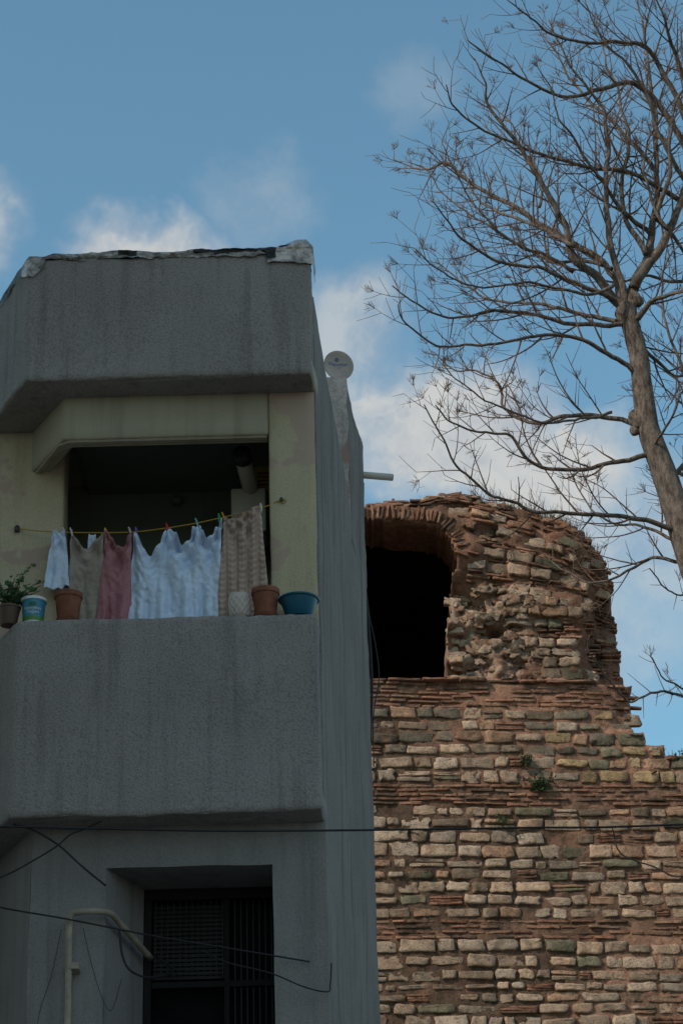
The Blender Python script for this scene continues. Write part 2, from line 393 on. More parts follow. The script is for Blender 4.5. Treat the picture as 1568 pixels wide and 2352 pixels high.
ftc = fnt.nodes.new("ShaderNodeTexCoord"); fa = fnt.nodes.new("ShaderNodeAttribute"); fa.attribute_name = "Col"
fn_ = noise_node(fnt, ftc.outputs["Object"], 16, 4, 0.7)
fc = mixc(fnt, 1.0, fa.outputs["Color"], ramp(fnt, fn_.outputs[0], [(0.35, 0.35), (0.6, 1.2)]).outputs[0], 'MULTIPLY')
fnt.links.new(fc, fbs.inputs["Base Color"]); fbs.inputs["Metallic"].default_value = 0.3; fbs.inputs["Roughness"].default_value = 0.42
fnt.links.new(bump(fnt, noise_node(fnt, ftc.outputs["Object"], 22, 4, 0.6).outputs[0], 1.0, 0.03), fbs.inputs["Normal"])
path = [Vector((-2.45, 14.82)), Vector((-2.06, 14.0)), Vector((-0.165, 14.0)), Vector((-0.155, 14.26))]
seglen = [(b - a).length for a, b in zip(path, path[1:])]; TL = sum(seglen)
def pathpt(s):
    d = s * TL
    for i, L in enumerate(seglen):
        if d <= L or i == len(seglen) - 1:
            a, b = path[i], path[i + 1]; t = (b - a).normalized(); return a + t * d, Vector((t.y, -t.x))
        d -= L
vs = []; fs = []; cs = []
nu, nv = 300, 18
for j in range(nv + 1):
    for i in range(nu + 1):
        s = i / nu; p, nn = pathpt(s)
        x = p.x
        hang = 0.022 + 0.035 * N3(x * 4, 1, 0) + 0.014 * N3(x * 17, 5, 0)
        if x > -0.46: hang += 0.07
        if x < -1.95: hang += 0.10 * max(0, 1 - abs(x + 2.03) / 0.10) + 0.03
        lift = 0.028 + 0.022 * N3(x * 3, 3, 3) + (0.06 * sstep(-0.40, -0.25, x)) * (1 - sstep(-0.20, -0.15, x)) + 0.030 * sstep(-2.0, -1.9, x)
        v = j / nv
        if v < 0.5:
            t = v / 0.5; off = 0.012 + 0.008 * N3(x * 8, t * 3, 7); z = 10.20 + lerp(-hang, lift * 0.6, t)
        else:
            t = (v - 0.5) / 0.5; off = lerp(0.006, -0.22, t); z = 10.20 + lift * (0.6 + 0.6 * math.sin(min(1, t * 3) * math.pi / 2)) - t * 0.02
        q = p + nn * off
        w3 = Vector((q.x, q.y, z)) + noise.noise_vector(Vector((x * 8, v * 4, 2))) * 0.014 + noise.noise_vector(Vector((x * 26, v * 9, 5))) * 0.006
        vs.append(w3)
        blk = 0
        if -0.95 < x < -0.39 and v > 0.18 + 0.15 * N3(x * 6, 0, 0): blk = 1
        if -1.46 < x < -1.33 and v > 0.15: blk = 1
        if x < -2.12: blk = 0.8
        g = 0.36 + 0.26 * N3(x * 6, v * 5, 4) + (0.14 if x > -0.42 else 0)
        cs.append(tuple(lerp(c, 0.012, blk) for c in (g, g * 0.92, g * 0.88)))
for j in range(nv):
    for i in range(nu):
        a = j * (nu + 1) + i; fs.append((a, a + 1, a + nu + 2, a + nu + 1))
mesh_obj("roofing_foil", vs, fs, M_FOIL, B, False, cs)
M_PIPE = plain("gas_pipe_paint", (0.32, 0.27, 0.21), 0.6, 0.3, 10, 0.1)
cable("gas_pipe", [(-1.68, 14.15, 0), (-1.682, 14.15, 3), (-1.69, 14.15, 5.0), (-1.695, 14.15, 5.60), (-1.685, 14.15, 5.68), (-1.65, 14.15, 5.70), (-1.52, 14.16, 5.705), (-1.45, 14.2, 5.70), (-1.40, 14.3, 5.66), (-1.25, 14.68, 5.55)], 0.020, M_PIPE, B, 8, 12)
for z in (5.35, 4.2): box("pipe_clip", -1.70, -1.63, 14.13, 14.25, z, z + 0.04, M_PIPE, B)
M_WPL = plain("white_plastic", (0.50, 0.46, 0.41), 0.5, 0.12, 6, 0)
M_YEL = plain("yellow_notice", (0.38, 0.27, 0.04), 0.6, 0.1, 6, 0)
b_ = Buf(); b_.tube([Vector((-0.60, 15.3, 8.90)), Vector((-0.66, 14.75, 9.02))], [0.055, 0.055], 20); b_.obj("boiler_flue", M_WPL, B)
b_ = Buf(); b_.tube([Vector((-0.66, 14.75, 9.02)), Vector((-0.668, 14.68, 9.035))], [0.066, 0.066], 20); b_.obj("flue_terminal", M_DARK, B)
for k in range(8):
    a = k / 8 * 2 * math.pi
    box("flue_fin_%d" % k, -0.668 + 0.045 * math.cos(a) - .005, -0.668 + 0.045 * math.cos(a) + .005, 14.665, 14.68, 9.035 + .045 * math.sin(a) - .005, 9.035 + .045 * math.sin(a) + .005, M_FRAME, B, 0)
box("flue_box", -0.76, -0.52, 15.05, 15.3, 8.62, 8.95, M_WPL, B, 0.01)
box("yellow_notice_board", -0.60, -0.46, 15.20, 15.21, 9.0, 9.19, M_YEL, B, 0)
for k in range(4): box("notice_line_%d" % k, -0.58, -0.49 + 0.01 * (k % 2), 15.195, 15.198, 9.04 + k * .03, 9.048 + k * .03, M_DARK, B, 0)
lathe("ceiling_lamp", [(0.0, -0.05), (0.03, -0.04), (0.04, -0.01), (0.02, 0.02)], (-1.17, 15.55, 9.12), M_INT, B, 16)
b_ = Buf(); b_.tube([Vector((0.05, 16.98, 10.0)), Vector((0.16, 17.0, 9.99)), Vector((0.41, 17.0, 9.96))], [0.028] * 3, 16); b_.obj("overflow_pipe", M_WPL, B)
b_ = Buf(); b_.tube([Vector((0.409, 17.0, 9.96)), Vector((0.413, 17.0, 9.9595))], [0.022] * 2, 16); b_.obj("overflow_pipe_mouth", M_DARK, B)
cable("side_cable", [(0.18, 17.06, 9.95), (0.165, 17.06, 9.4), (0.185, 17.06, 8.9), (0.235, 17.06, 8.55), (0.25, 17.06, 8.3), (0.20, 17.06, 8.0), (0.19, 17.06, 7.6)], 0.005, M_CABLE, B)
cable("side_cable_thick", [(0.155, 17.04, 9.1), (0.18, 17.04, 8.8), (0.195, 17.04, 8.4), (0.19, 17.04, 8.1), (0.17, 17.03, 7.8)], 0.012, M_CABLE, B)

# satellite dish
D = empty("satellite_dish")
M_DISH = plain("dish_paint", (0.40, 0.33, 0.295), 0.6, 0.15, 8, 0)
dc = Vector((0.004, 16.35, 10.60)); dn = Vector((0.18, -0.95, 0.10)).normalized()
q = dn.to_track_quat('Z', 'Y').to_matrix()
vs = []; fs = []
rings = 8; seg = 40
for side in (0, 1):
    for i in range(rings + 1):
        rr = 0.126 * i / rings
        for k in range(seg):
            a = 2 * math.pi * k / seg
            vs.append(dc + q @ Vector((rr * math.cos(a) * 0.92, rr * 1.08 * math.sin(a), (rr ** 2) * 1.6 - side * 0.006)))
for s_ in (0, 1):
    o_ = s_ * (rings + 1) * seg
    for i in range(rings):
        for k in range(seg):
            k2 = (k + 1) % seg; f = (o_ + i * seg + k, o_ + i * seg + k2, o_ + (i + 1) * seg + k2, o_ + (i + 1) * seg + k)
            fs.append(f if s_ == 0 else f[::-1])
for k in range(seg):
    k2 = (k + 1) % seg; o1 = rings * seg; o2 = (2 * rings + 1) * seg
    fs.append((o1 + k, o1 + k2, o2 + k2, o2 + k))
mesh_obj("reflector", vs, fs, M_DISH, D, True)
b_ = Buf(); b_.tube([dc - dn * 0.01, Vector((-0.0, 16.45, 10.5)), Vector((0.0, 16.45, 10.25))], [0.012] * 3, 8); b_.obj("mast", M_DARK, D)
M_BLUE = plain("print_blue", (0.05, 0.12, 0.3), 0.5, 0, 5, 0)
def text_mesh(name, body, size, mat, parent, fn):
    cu = bpy.data.curves.new(name, 'FONT'); cu.body = body; cu.size = size; cu.align_x = 'CENTER'
    o = bpy.data.objects.new(name, cu); COL.objects.link(o); bpy.context.view_layer.update()
    me = bpy.data.meshes.new_from_object(o.evaluated_get(bpy.context.evaluated_depsgraph_get()))
    bpy.data.objects.remove(o)
    for v in me.vertices: v.co = fn(v.co)
    me.materials.clear(); me.materials.append(mat)
    return link(bpy.data.objects.new(name, me), parent)
def on_dish(c, dy=0.0):
    return dc + q @ Vector((c.x, c.y + dy, ((c.x ** 2 + (c.y + dy) ** 2) * 1.6) + 0.004))
text_mesh("dish_text", "DigitalStar", 0.036, M_BLUE, D, lambda c: on_dish(c, 0.01))
text_mesh("dish_number", "1224", 0.018, M_BLUE, D, lambda c: on_dish(c, -0.015))
b_ = Buf(); b_.tube([on_dish(Vector((0.012 * math.cos(a / 12 * 6.283) - 0.01, 0.06 + 0.012 * math.sin(a / 12 * 6.283), 0))) for a in range(13)], [0.003] * 13, 4); b_.obj("dish_mark", M_BLUE, D)

# ------------------------------------------------------------------ overhead / facade cables
cable("overhead_cable", [(-9, 13.6, 6.35), (-4, 13.6, 6.15), (-2.05, 13.6, 6.07), (-1.54, 13.6, 6.045), (-0.77, 13.6, 6.01), (0.14, 13.6, 5.99), (1.01, 13.6, 5.98), (1.95, 13.6, 5.975), (5, 13.6, 6.05), (9, 13.6, 6.3)], 0.0065, M_CABLE)
cable("facade_cable", [(-2.05, 14.12, 6.25), (-1.93, 14.1, 6.21), (-1.77, 14.1, 6.11), (-1.62, 14.1, 5.97), (-1.48, 14.15, 5.86)], 0.007, M_CABLE, B)
cable("facade_cable_b", [(-2.6, 14.1, 5.7), (-2.12, 14.1, 5.91), (-1.96, 14.1, 5.99), (-1.78, 14.1, 6.10), (-1.70, 14.1, 6.17), (-1.60, 14.1, 6.21), (-1.5, 14.0, 6.22)], 0.005, M_CABLE, B)
cable("facade_cable_c", [(-2.6, 14.1, 5.86), (-2.11, 14.1, 5.73), (-1.72, 14.1, 5.65), (-1.19, 14.1, 5.53), (-0.75, 14.12, 5.45), (-0.26, 14.22, 5.38)], 0.0055, M_CABLE, B)
cable("facade_cable_d", [(-0.9, 14.2, 5.46), (-0.75, 14.15, 5.37), (-0.49, 14.12, 5.29), (-0.3, 14.1, 5.20), (-0.16, 14.12, 5.17), (-0.14, 14.15, 5.22), (-0.13, 14.2, 5.36)], 0.005, M_CABLE, B)
cable("facade_cable_e", [(-1.40, 14.2, 5.60), (-1.38, 14.2, 5.45), (-1.33, 14.2, 5.35), (-1.22, 14.3, 5.33), (-1.1, 14.5, 5.42), (-1.22, 14.6, 5.55)], 0.008, M_CABLE, B)
cable("facade_cable_f", [(-1.62, 14.22, 5.62), (-1.57, 14.22, 5.42), (-1.50, 14.22, 5.2), (-1.44, 14.22, 5.12), (-1.38, 14.2, 5.3)], 0.002, M_CABLE, B)
cable("facade_cable_g", [(-1.75, 14.22, 5.62), (-1.80, 14.22, 5.35), (-1.87, 14.22, 5.1), (-1.9, 14.22, 4.8)], 0.002, M_CABLE, B)

# ------------------------------------------------------------------ laundry
L = empty("laundry_line")
M_LINE = plain("yellow_line", (0.45, 0.28, 0.03), 0.6, 0.05, 5, 0)
pg = {130: (-1.905, 14.63, 8.455), 170: (-1.80, 14.604, 8.435), 242: (-1.57, 14.546, 8.40), 313: (-1.36, 14.493, 8.376), 385: (-1.15, 14.44, 8.373), 452: (-0.95, 14.39, 8.38), 510: (-0.79, 14.35, 8.395), 600: (-0.524, 14.283, 8.425), 645: (-0.394, 14.235, 8.46)}
cable("rope", [(-2.18, 14.72, 8.53), (-2.05, 14.67, 8.487)] + [pg[k] for k in sorted(pg)], 0.004, M_LINE, L, 6, 6)
cable("rope_tail", [(-0.394, 14.235, 8.46), (-0.36, 14.24, 8.462), (-0.38, 14.24, 8.44), (-0.40, 14.235, 8.455)], 0.004, M_LINE, L, 6, 6)
lathe("anchor_left", [(0.0, 0), (0.018, 0.0), (0.02, 0.03), (0.01, 0.045)], (-2.18, 14.715, 8.505), M_DARK, L, 12)
lathe("anchor_right", [(0.0, 0), (0.010, 0.0), (0.012, 0.02), (0.005, 0.03)], (-0.39, 14.235, 8.447), M_DARK, L, 12)
def cloth(name, pegs, zb, xl, xr, sag, mat, A=0.018, n=9, seed=0, hem=0.0, dy=0.0, nu=110, nv=80, exp=1.0):
    rnd = random.Random(seed); K = len(pegs) - 1
    ph = [rnd.uniform(0, 6.28) for _ in pegs]; ns = [n * rnd.uniform(0.8, 1.25) for _ in pegs]
    def fn(u, v):
        s = u * K; i = min(int(s), K - 1); t = s - i
        a, b = Vector(pegs[i]), Vector(pegs[i + 1]); p = a.lerp(b, t)
        sg = sag[i] if isinstance(sag, (list, tuple)) else sag
        sk = 0.54 + 0.06 * math.sin(seed + i * 2.1); tt = t ** (math.log(.5) / math.log(sk))
        zt = p.z - sg * max(0, math.sin(math.pi * tt)) ** 1.5
        xb = lerp(xl, xr, u); zbb = zb + hem * N3(u * 4, seed, 0) * 2
        x = lerp(p.x, xb, v ** exp); z = lerp(zt, zbb, v)
        y = p.y - 0.006
        for j, q_ in enumerate(pegs):
            dx, dz = x - q_[0], q_[2] - z; r = math.hypot(dx, dz) + 1e-4
            phi = math.atan2(dx, dz)
            y += A * 1.2 * math.cos(ns[j] * phi * 2 + ph[j]) * min(1, r / 0.12) * math.exp(-r / 0.42)
        if sg > .05: y += 0.4 * A * math.sin((z - zt) * 85 + 2 * N3(x * 6, z * 6, seed)) * math.exp(-(zt - z) / .16) * (4 * t * (1 - t))
        y += A * 0.9 * sstep(0.15, 0.8, v) * (math.sin(x * 38 + 3 * N3(x * 3, z * 1.5, seed) + seed) + 0.6 * math.sin(x * 81 + 4 * N3(x * 5, z * 2, seed + 4)))
        y += 0.010 * N3(x * 14, z * 10, seed + 9) + 0.3 * A * N3(x * 40, z * 30, seed)
        return (x + 0.004 * N3(z * 14, x * 4, seed), y + dy, z)
    o = sheet(name, fn, nu, nv, mat, L, True)
    s = o.modifiers.new("s", 'SOLIDIFY'); s.thickness = 0.0025
    return o
M_SHEET = cloth_mat("pale_blue_sheet", (0.66, 0.77, 0.95))
M_GREYC = cloth_mat("grey_cloth", (0.37, 0.315, 0.275))
M_PINK = cloth_mat("pink_cloth", (0.42, 0.195, 0.22))
def off(p, dx, dz=0, dy=0): return (p[0] + dx, p[1] + dy, p[2] + dz)
cloth("pale_blue_shirt", [off(pg[130], -0.015), off(pg[130], 0.055, -.01)], 8.03, -1.97, -1.80, 0.015, M_SHEET, 0.02, 6, 3, 0.02, -0.03, 40, 50, .7)
cloth("grey_cloth", [off(pg[170], -0.005), off(pg[242], -0.01)], 7.55, -1.80, -1.555, 0.12, M_GREYC, 0.022, 5, 11, 0.02, 0.0)
cloth("pale_blue_vest", [(-1.69, 14.60, 8.43), (-1.64, 14.59, 8.42)], 8.0, -1.70, -1.63, 0.008, M_SHEET, 0.006, 4, 5, 0, 0.03, 20, 20)
cloth("pink_cloth", [off(pg[242], 0.0), off(pg[313], -0.03)], 7.58, -1.62, -1.38, 0.13, M_PINK, 0.024, 6, 21, 0.02, -0.02)
cloth("pale_blue_sheet", [off(pg[313], -0.015), pg[385], pg[452], off(pg[510], 0.01)], 7.5, -1.43, -0.82, [0.18, 0.15, 0.14], M_SHEET, 0.032, 7, 31, 0.0, 0.0, 220, 100)
mk, knt, kbs = new_mat("beige_knit")
ktc = knt.nodes.new("ShaderNodeTexCoord"); kv = ktc.outputs["Object"]
sepk = knt.nodes.new("ShaderNodeSeparateXYZ"); knt.links.new(kv, sepk.inputs[0])
def kmath(op, a, b=None):
    n = knt.nodes.new("ShaderNodeMath"); n.operation = op
    for s, v in zip(n.inputs, (a, b)):
        if v is None: continue
        if isinstance(v, (int, float)): s.default_value = v
        else: knt.links.new(v, s)
    return n.outputs[0]
zz = kmath('MULTIPLY', sepk.outputs[2], 150.0); xx = kmath('MULTIPLY', sepk.outputs[0], 260.0)
tri = kmath('ABSOLUTE', kmath('SINE', kmath('MULTIPLY', sepk.outputs[0], 46.0)))
br = kmath('SINE', kmath('ADD', zz, kmath('MULTIPLY', tri, 3.0)))
rib = kmath('SINE', xx)
ht = kmath('ADD', kmath('MULTIPLY', kmath('MULTIPLY', br, tri), 0.45), kmath('MULTIPLY', tri, 1.0))
ht = kmath('ADD', ht, kmath('MULTIPLY', rib, 0.15))
kc = ramp(knt, kmath('ADD', kmath('MULTIPLY', ht, 0.3), 0.4), [(0.25, (0.30, 0.215, 0.18)), (0.7, (0.46, 0.34, 0.285))])
knt.links.new(kc.outputs[0], kbs.inputs["Base Color"]); kbs.inputs["Roughness"].default_value = 0.95; kbs.inputs["Specular IOR Level"].default_value = 0.1
knt.links.new(bump(knt, ht, 0.8, 0.008), kbs.inputs["Normal"])
cloth("knit_sweater_body", [off(pg[510], 0.02), (-0.66, 14.318, 8.405), (-0.575, 14.295, 8.42)], 7.5, -0.83, -0.55, [0.03, 0.02], mk, 0.016, 5, 41, 0, -0.012)
cloth("knit_sweater_sleeve", [(-0.585, 14.29, 8.42), (-0.53, 14.28, 8.425)], 7.75, -0.585, -0.478, 0.0, mk, 0.010, 4, 43, 0.02, -0.03, 40, 60, 0.9)
for k, c in ((150, (0.6, 0.6, 0.65)), (170, (0.6, 0.6, 0.6)), (242, (0.75, 0.5, 0.03)), (300, (0.6, 0.6, 0.6)), (313, (0.18, 0.10, 0.35)), (385, (0.6, 0.03, 0.03)), (452, (0.2, 0.45, 0.4)), (505, (0.02, 0.35, 0.15)), (516, (0.6, 0.3, 0.05)), (600, (0.75, 0.72, 0.65))):
    ks = sorted(pg)
    for a, b in zip(ks, ks[1:]):
        if a <= k <= b:
            p = Vector(pg[a]).lerp(Vector(pg[b]), (k - a) / (b - a)); break
    mp = plain("peg_%d" % k, c, 0.4, 0, 5, 0)
    b_ = Buf(); tl = U(-0.010, 0.010)
    b_.tube([p + Vector((-tl, -0.014, -0.03)), p + Vector((0, -0.008, 0)), p + Vector((tl - .003, -0.018, 0.028))], [0.0055, 0.006, 0.005], 4)
    b_.tube([p + Vector((-tl, 0.008, -0.03)), p + Vector((0, 0.004, 0)), p + Vector((tl + .003, 0.014, 0.028))], [0.0055, 0.006, 0.005], 4)
    b_.obj("clothes_peg_%d" % k, mp, L, False)

# ------------------------------------------------------------------ pots on the parapet
PZ = 7.556
def pot(name, x, y, r, h, mat, saucer=True):
    e = empty(name)
    rb = r * 0.70
    lathe("body", [(rb, 0.012), (rb + 0.003, 0.014), (r * 0.93, h - 0.035), (r, h - 0.034), (r * 1.0, h - 0.002), (r * 0.985, h), (r * 0.90, h), (r * 0.88, h - 0.02), (0.001, h - 0.022)], (x, y, PZ), mat, e, 40)
    lathe("soil", [(r * 0.87, h - 0.021), (0.001, h - 0.012)], (x, y, PZ), M_SOIL, e, 24)
    if saucer: lathe("saucer", [(rb * 1.05, 0), (rb * 1.22, 0.018), (rb * 1.24, 0.022), (rb * 1.15, 0.022), (rb * 1.05, 0.008), (0.001, 0.008)], (x, y, PZ), mat, e, 40)
    return e
pot("terracotta_pot", -1.745, 14.085, 0.090, 0.205, M_TERRA)
pot("terracotta_pot", -0.495, 14.085, 0.090, 0.195, M_TERRA)
M_WPOT = plain("white_ceramic", (0.46, 0.40, 0.36), 0.5, 0.1, 8, 0)
e = empty("patterned_white_pot")
lathe("body", [(0.045, 0.0), (0.05, 0.004), (0.066, 0.08), (0.068, 0.165), (0.064, 0.17), (0.058, 0.165), (0.055, 0.15), (0.001, 0.15)], (-0.66, 14.10, PZ), M_WPOT, e, 36)
b_ = Buf()
for s_ in (1, -1):
    for k in range(12):
        pts = []
        for t in range(13):
            a = k / 12 * 6.283 + s_ * t / 12 * 1.3; z = 0.02 + t / 12 * 0.13; r_ = lerp(0.053, 0.068, min(1, z / 0.09)) + 0.001
            pts.append(Vector((-0.66 + r_ * math.cos(a), 14.10 + r_ * math.sin(a), PZ + z)))
        b_.tube(pts, [0.0024] * 13, 4)
M_WREL = plain("white_relief", (0.72, 0.66, 0.62), 0.5, 0.1, 8, 0)
b_.obj("lattice_relief", M_WREL, e)
M_BASIN = plain("blue_plastic", (0.010, 0.10, 0.17), 0.4, 0.08, 8, 0)
e = empty("blue_basin")
lathe("bowl", [(0.075, 0.0), (0.08, 0.004), (0.118, 0.115), (0.130, 0.118), (0.132, 0.126), (0.128, 0.13), (0.114, 0.128), (0.078, 0.012), (0.001, 0.010)], (-0.285, 14.09, PZ), M_BASIN, e, 48)
e = empty("yogurt_bucket")
M_BW = plain("bucket_white", (0.66, 0.70, 0.72), 0.4, 0.05, 6, 0)
M_BT = plain("bucket_turquoise", (0.045, 0.24, 0.36), 0.4, 0.15, 14, 0)
M_BG = plain("bucket_green", (0.08, 0.25, 0.07), 0.4, 0.2, 20, 0)
M_BD = plain("bucket_dark", (0.02, 0.12, 0.06), 0.4, 0.0, 20, 0)
bc = (-1.965, 14.09, PZ)
lathe("bucket", [(0.062, 0.0), (0.065, 0.01), (0.067, 0.04), (0.073, 0.125), (0.076, 0.150), (0.084, 0.152), (0.084, 0.170), (0.078, 0.172), (0.074, 0.17), (0.070, 0.15), (0.001, 0.15)], bc, M_BW, e, 48,
      mats=[M_BW, M_BT, M_BG], midx=[0, 2, 1, 1, 0, 0, 0, 0, 0, 0])
def on_bucket(cx, cz, zoff, rr=0.0):
    z = cz + zoff; r_ = lerp(0.066, 0.076, z / 0.15) + 0.0015 + rr; a = -math.pi / 2 + cx / r_ + 0.06
    return Vector((bc[0] + r_ * math.cos(a), bc[1] + r_ * math.sin(a), bc[2] + z))
text_mesh("label_text", "Kaymaks\u0131z", 0.028, M_BW, e, lambda c: on_bucket(c.x, c.y, 0.082))
text_mesh("label_text_b", "Yo\u011furt", 0.028, M_BW, e, lambda c: on_bucket(c.x, c.y, 0.056))
vs = [on_bucket(0, 0, 0.118, .001)] + [on_bucket(0.026 * math.cos(a / 20 * 6.283), 0.013 * math.sin(a / 20 * 6.283), 0.118, .001) for a in range(20)]
mesh_obj("label_mark", vs, [(0, i + 1, (i + 1) % 20 + 1) for i in range(20)], M_BD, e)
e = empty("geranium_plant")
M_PB = plain("brown_plastic", (0.10, 0.06, 0.045), 0.6, 0.1, 8, 0)
lathe("pot", [(0.05, 0.0), (0.052, 0.004), (0.07, 0.11), (0.075, 0.112), (0.075, 0.125), (0.066, 0.125), (0.064, 0.11), (0.001, 0.11)], (-2.12, 14.09, PZ), M_PB, e, 32)
bs_ = Buf(); lv = []; lf = []
def leaf(c, r, nrm):
    nrm = nrm.normalized(); x = nrm.orthogonal().normalized(); y = nrm.cross(x); a0 = U(0, 6.28); b0 = len(lv)
    lv.append(c - nrm * r * 0.15); K = 14
    for k in range(K):
        a = a0 + k / K * 6.283; rr = r * (1 + 0.13 * math.cos(a * 5)) * (0.45 if k == 0 else 1)
        lv.append(c + (x * math.cos(a) + y * math.sin(a)) * rr + nrm * r * 0.15 * math.sin(a * 3))
    for k in range(K): lf.append((b0, b0 + 1 + k, b0 + 1 + (k + 1) % K))
for s_ in range(40):
    base = Vector((-2.12 + U(-.03, .03), 14.09 + U(-.03, .03), PZ + 0.11))
    top = Vector((-2.08 + U(-.17, .17), 14.09 + U(-.08, .08), PZ + 0.13 + abs(random.gauss(0, 0.09)) + 0.02))
    if s_ < 5: top = Vector((-2.13 + 0.035 * s_, 14.1, PZ + 0.30 + 0.03 * s_))
    pts = catmull([base, base.lerp(top, .5) + Vector((U(-.02, .02), U(-.02, .02), .02)), top], 5)
    bs_.tube(pts, [0.003] * len(pts), 5)
    for k in range(4 if s_ >= 5 else 10):
        p = pts[int(len(pts) * U(0.4, 0.99))] + Vector((U(-.02, .02), U(-.03, .02), U(-.01, .02)))
        leaf(p, U(.013, .026) if s_ >= 5 else U(0.008, 0.016), Vector((U(-.5, .5), U(-1, -.2), U(.2, 1))))
bs_.obj("stems", M_LEAF, e); mesh_obj("leaves", lv, lf, M_LEAF, e, False)

# ------------------------------------------------------------------ ruins
RU = empty("ruined_brick_tower")
KT = math.tan(math.radians(6))
def wy(x): return 30 + (x - 1) * KT
sil = [(-6, 15.9), (0.28, 15.99), (0.7, 16.1), (0.95, 16.1), (1.31, 16.18), (1.67, 16.24), (1.85, 16.16), (2.03, 16.12), (2.28, 16.08), (2.36, 16.02), (2.7, 15.94), (2.80, 15.86), (3.0, 15.82), (3.12, 15.72), (3.35, 15.64), (3.42, 15.54), (3.58, 15.46), (3.67, 15.30), (3.70, 14.41), (3.77, 13.64), (3.82, 13.35), (3.79, 12.66), (3.93, 12.63), (3.93, 12.45), (4.19, 12.44), (4.21, 12.32), (4.43, 12.30), (4.8, 12.2), (5.6, 12.1), (6.2, 11.9), (9, 11.9)]
opening = [(-1.3, 13.34), (1.35, 13.34), (1.37, 14.16), (1.42, 14.21), (1.49, 14.95), (1.56, 15.03), (1.54, 15.38), (1.42, 15.60), (1.23, 15.73), (0.3, 15.76), (-0.8, 15.74), (-1.3, 15.4)]
polyS = sil + [(9, -1), (-6, -1)]
def inside(x, y, P):
    c = False; n = len(P); j = n - 1
    for i in range(n):
        xi, yi = P[i]; xj, yj = P[j]
        if (yi > y) != (yj > y) and x < (xj - xi) * (y - yi) / (yj - yi) + xi: c = not c
        j = i
    return c
def top_at(x):
    for (a, za), (b, zb) in zip(sil, sil[1:]):
        if a <= x <= b and b > a: return lerp(za, zb, (x - a) / (b - a))
    return 12
def rubf(x, z): return sstep(1.25, 1.5, x) * (1 - sstep(2.2, 2.6, x - 0.25 * (14.4 - z))) * (1 - sstep(14.6, 15.2, z)) * sstep(13.4, 13.5, z)
def depth(x, z):
    d = 0.035 * N3(x * 1.3, z * 1.3, 0) + 0.015 * N3(x * 6, z * 6, 4)
    if z > 13.30:
        k = sstep(13.30, 13.42, z); d += 0.10 * k
        if x > 3.0: d += ((x - 3.0) / 0.80) ** 2 * 0.60 * k
        if z > 15.3: d += (z - 15.3) ** 2 * 0.20
        rub = rubf(x, z)
        d += rub * (0.06 + 0.24 * N3(x * 2.2, z * 2.2, 11) + 0.14 * N3(x * 5, z * 5, 2) + 0.07 * N3(x * 13, z * 13, 8))
        cv = math.exp(-(((x - 1.75) / 0.24) ** 2 + ((z - 14.62 + (x - 1.75) * 0.7) / 0.13) ** 2)); d += 0.55 * cv
        cv = math.exp(-(((x - 2.05) / 0.13) ** 2 + ((z - 14.12) / 0.08) ** 2)); d += 0.40 * cv
        cv = math.exp(-(((x - 3.45) / 0.14) ** 2 + ((z - 14.2 - (x - 3.4)) / 0.75) ** 2)); d += 0.30 * cv
        d += 0.14 * N3(x * 2, z * 3, 21) + 0.04 * N3(x * 5, z * 9, 26)
    else:
        if x > 3.3 and z > 12.7: d += ((x - 3.3) / 0.6) ** 2 * 0.25
    return d
def mortar_col(x, z):
    n = 0.5 + 0.5 * N3(x * 0.8, z * 0.8, 30) + 0.3 * N3(x * 3, z * 3, 31)
    dark = (0.13, 0.082, 0.058); pink = (0.38, 0.205, 0.14)
    t = sstep(0.3, 0.75, n * 0.5 + 0.26 * (x - 1.1) / 2 + 0.35 * sstep(11.6, 13, z))
    c = tuple(lerp(a, b, t) for a, b in zip(dark, pink))
    if z > 13.4:
        r = rubf(x, z); tan = (0.42, 0.30, 0.22); br = (0.22, 0.115, 0.077)
        c = tuple(lerp(a, b, r * sstep(-.25, .1, N3(x * 3, z * 3, 44))) for a, b in zip(br, tan))
    return c
X0, X1, Z0, Z1 = -2.0, 7.0, 7.6, 16.35; st = 0.036
nu = int((X1 - X0) / st); nv = int((Z1 - Z0) / st)
vs = []; cs = []; fs = []
for j in range(nv + 1):
    for i in range(nu + 1):
        x = X0 + i * st; z = Z0 + j * st
        xx_ = x + 0.016 * N3(x * 9, z * 9, 50); zz_ = z + 0.016 * N3(x * 9, z * 9, 60)
        vs.append((xx_, wy(x) + depth(x, z) + 0.016 * N3(x * 18, z * 18, 1), zz_)); cs.append(mortar_col(x, z))
ecount = {}
for j in range(nv):
    for i in range(nu):
        x = X0 + (i + .5) * st; z = Z0 + (j + .5) * st
        xn = x + 0.04 * N3(x * 4, z * 4, 70); zn = z + 0.03 * N3(x * 5, z * 5, 80)
        if not inside(xn, zn, polyS) or inside(xn, zn, opening): continue
        a = j * (nu + 1) + i; f = (a, a + 1, a + nu + 2, a + nu + 1); fs.append(f)
        for k in range(4):
            e0, e1 = f[k], f[(k + 1) % 4]; key = (min(e0, e1), max(e0, e1))
            ecount[key] = None if key in ecount else (e0, e1)
back = {}
def bvert(i):
    if i not in back:
        back[i] = [i]
        for dd in (0.3, 0.6, 0.95):
            vx, vy, vz = vs[i]; nn_ = noise.noise_vector(Vector((vx * 4, dd * 7, vz * 4))) * .03
            back[i].append(len(vs)); vs.append((vx + nn_.x, vy + dd, vz + nn_.z)); c = cs[i]; cs.append((c[0] * .8, c[1] * .8, c[2] * .8))
    return back[i]
for key, e in list(ecount.items()):
    if e is None: continue
    A_, B_ = bvert(e[0]), bvert(e[1])
    for k in range(3): fs.append((A_[k + 1], B_[k + 1], B_[k], A_[k]))
mesh_obj("core_masonry", vs, fs, M_STONE, RU, True, cs)
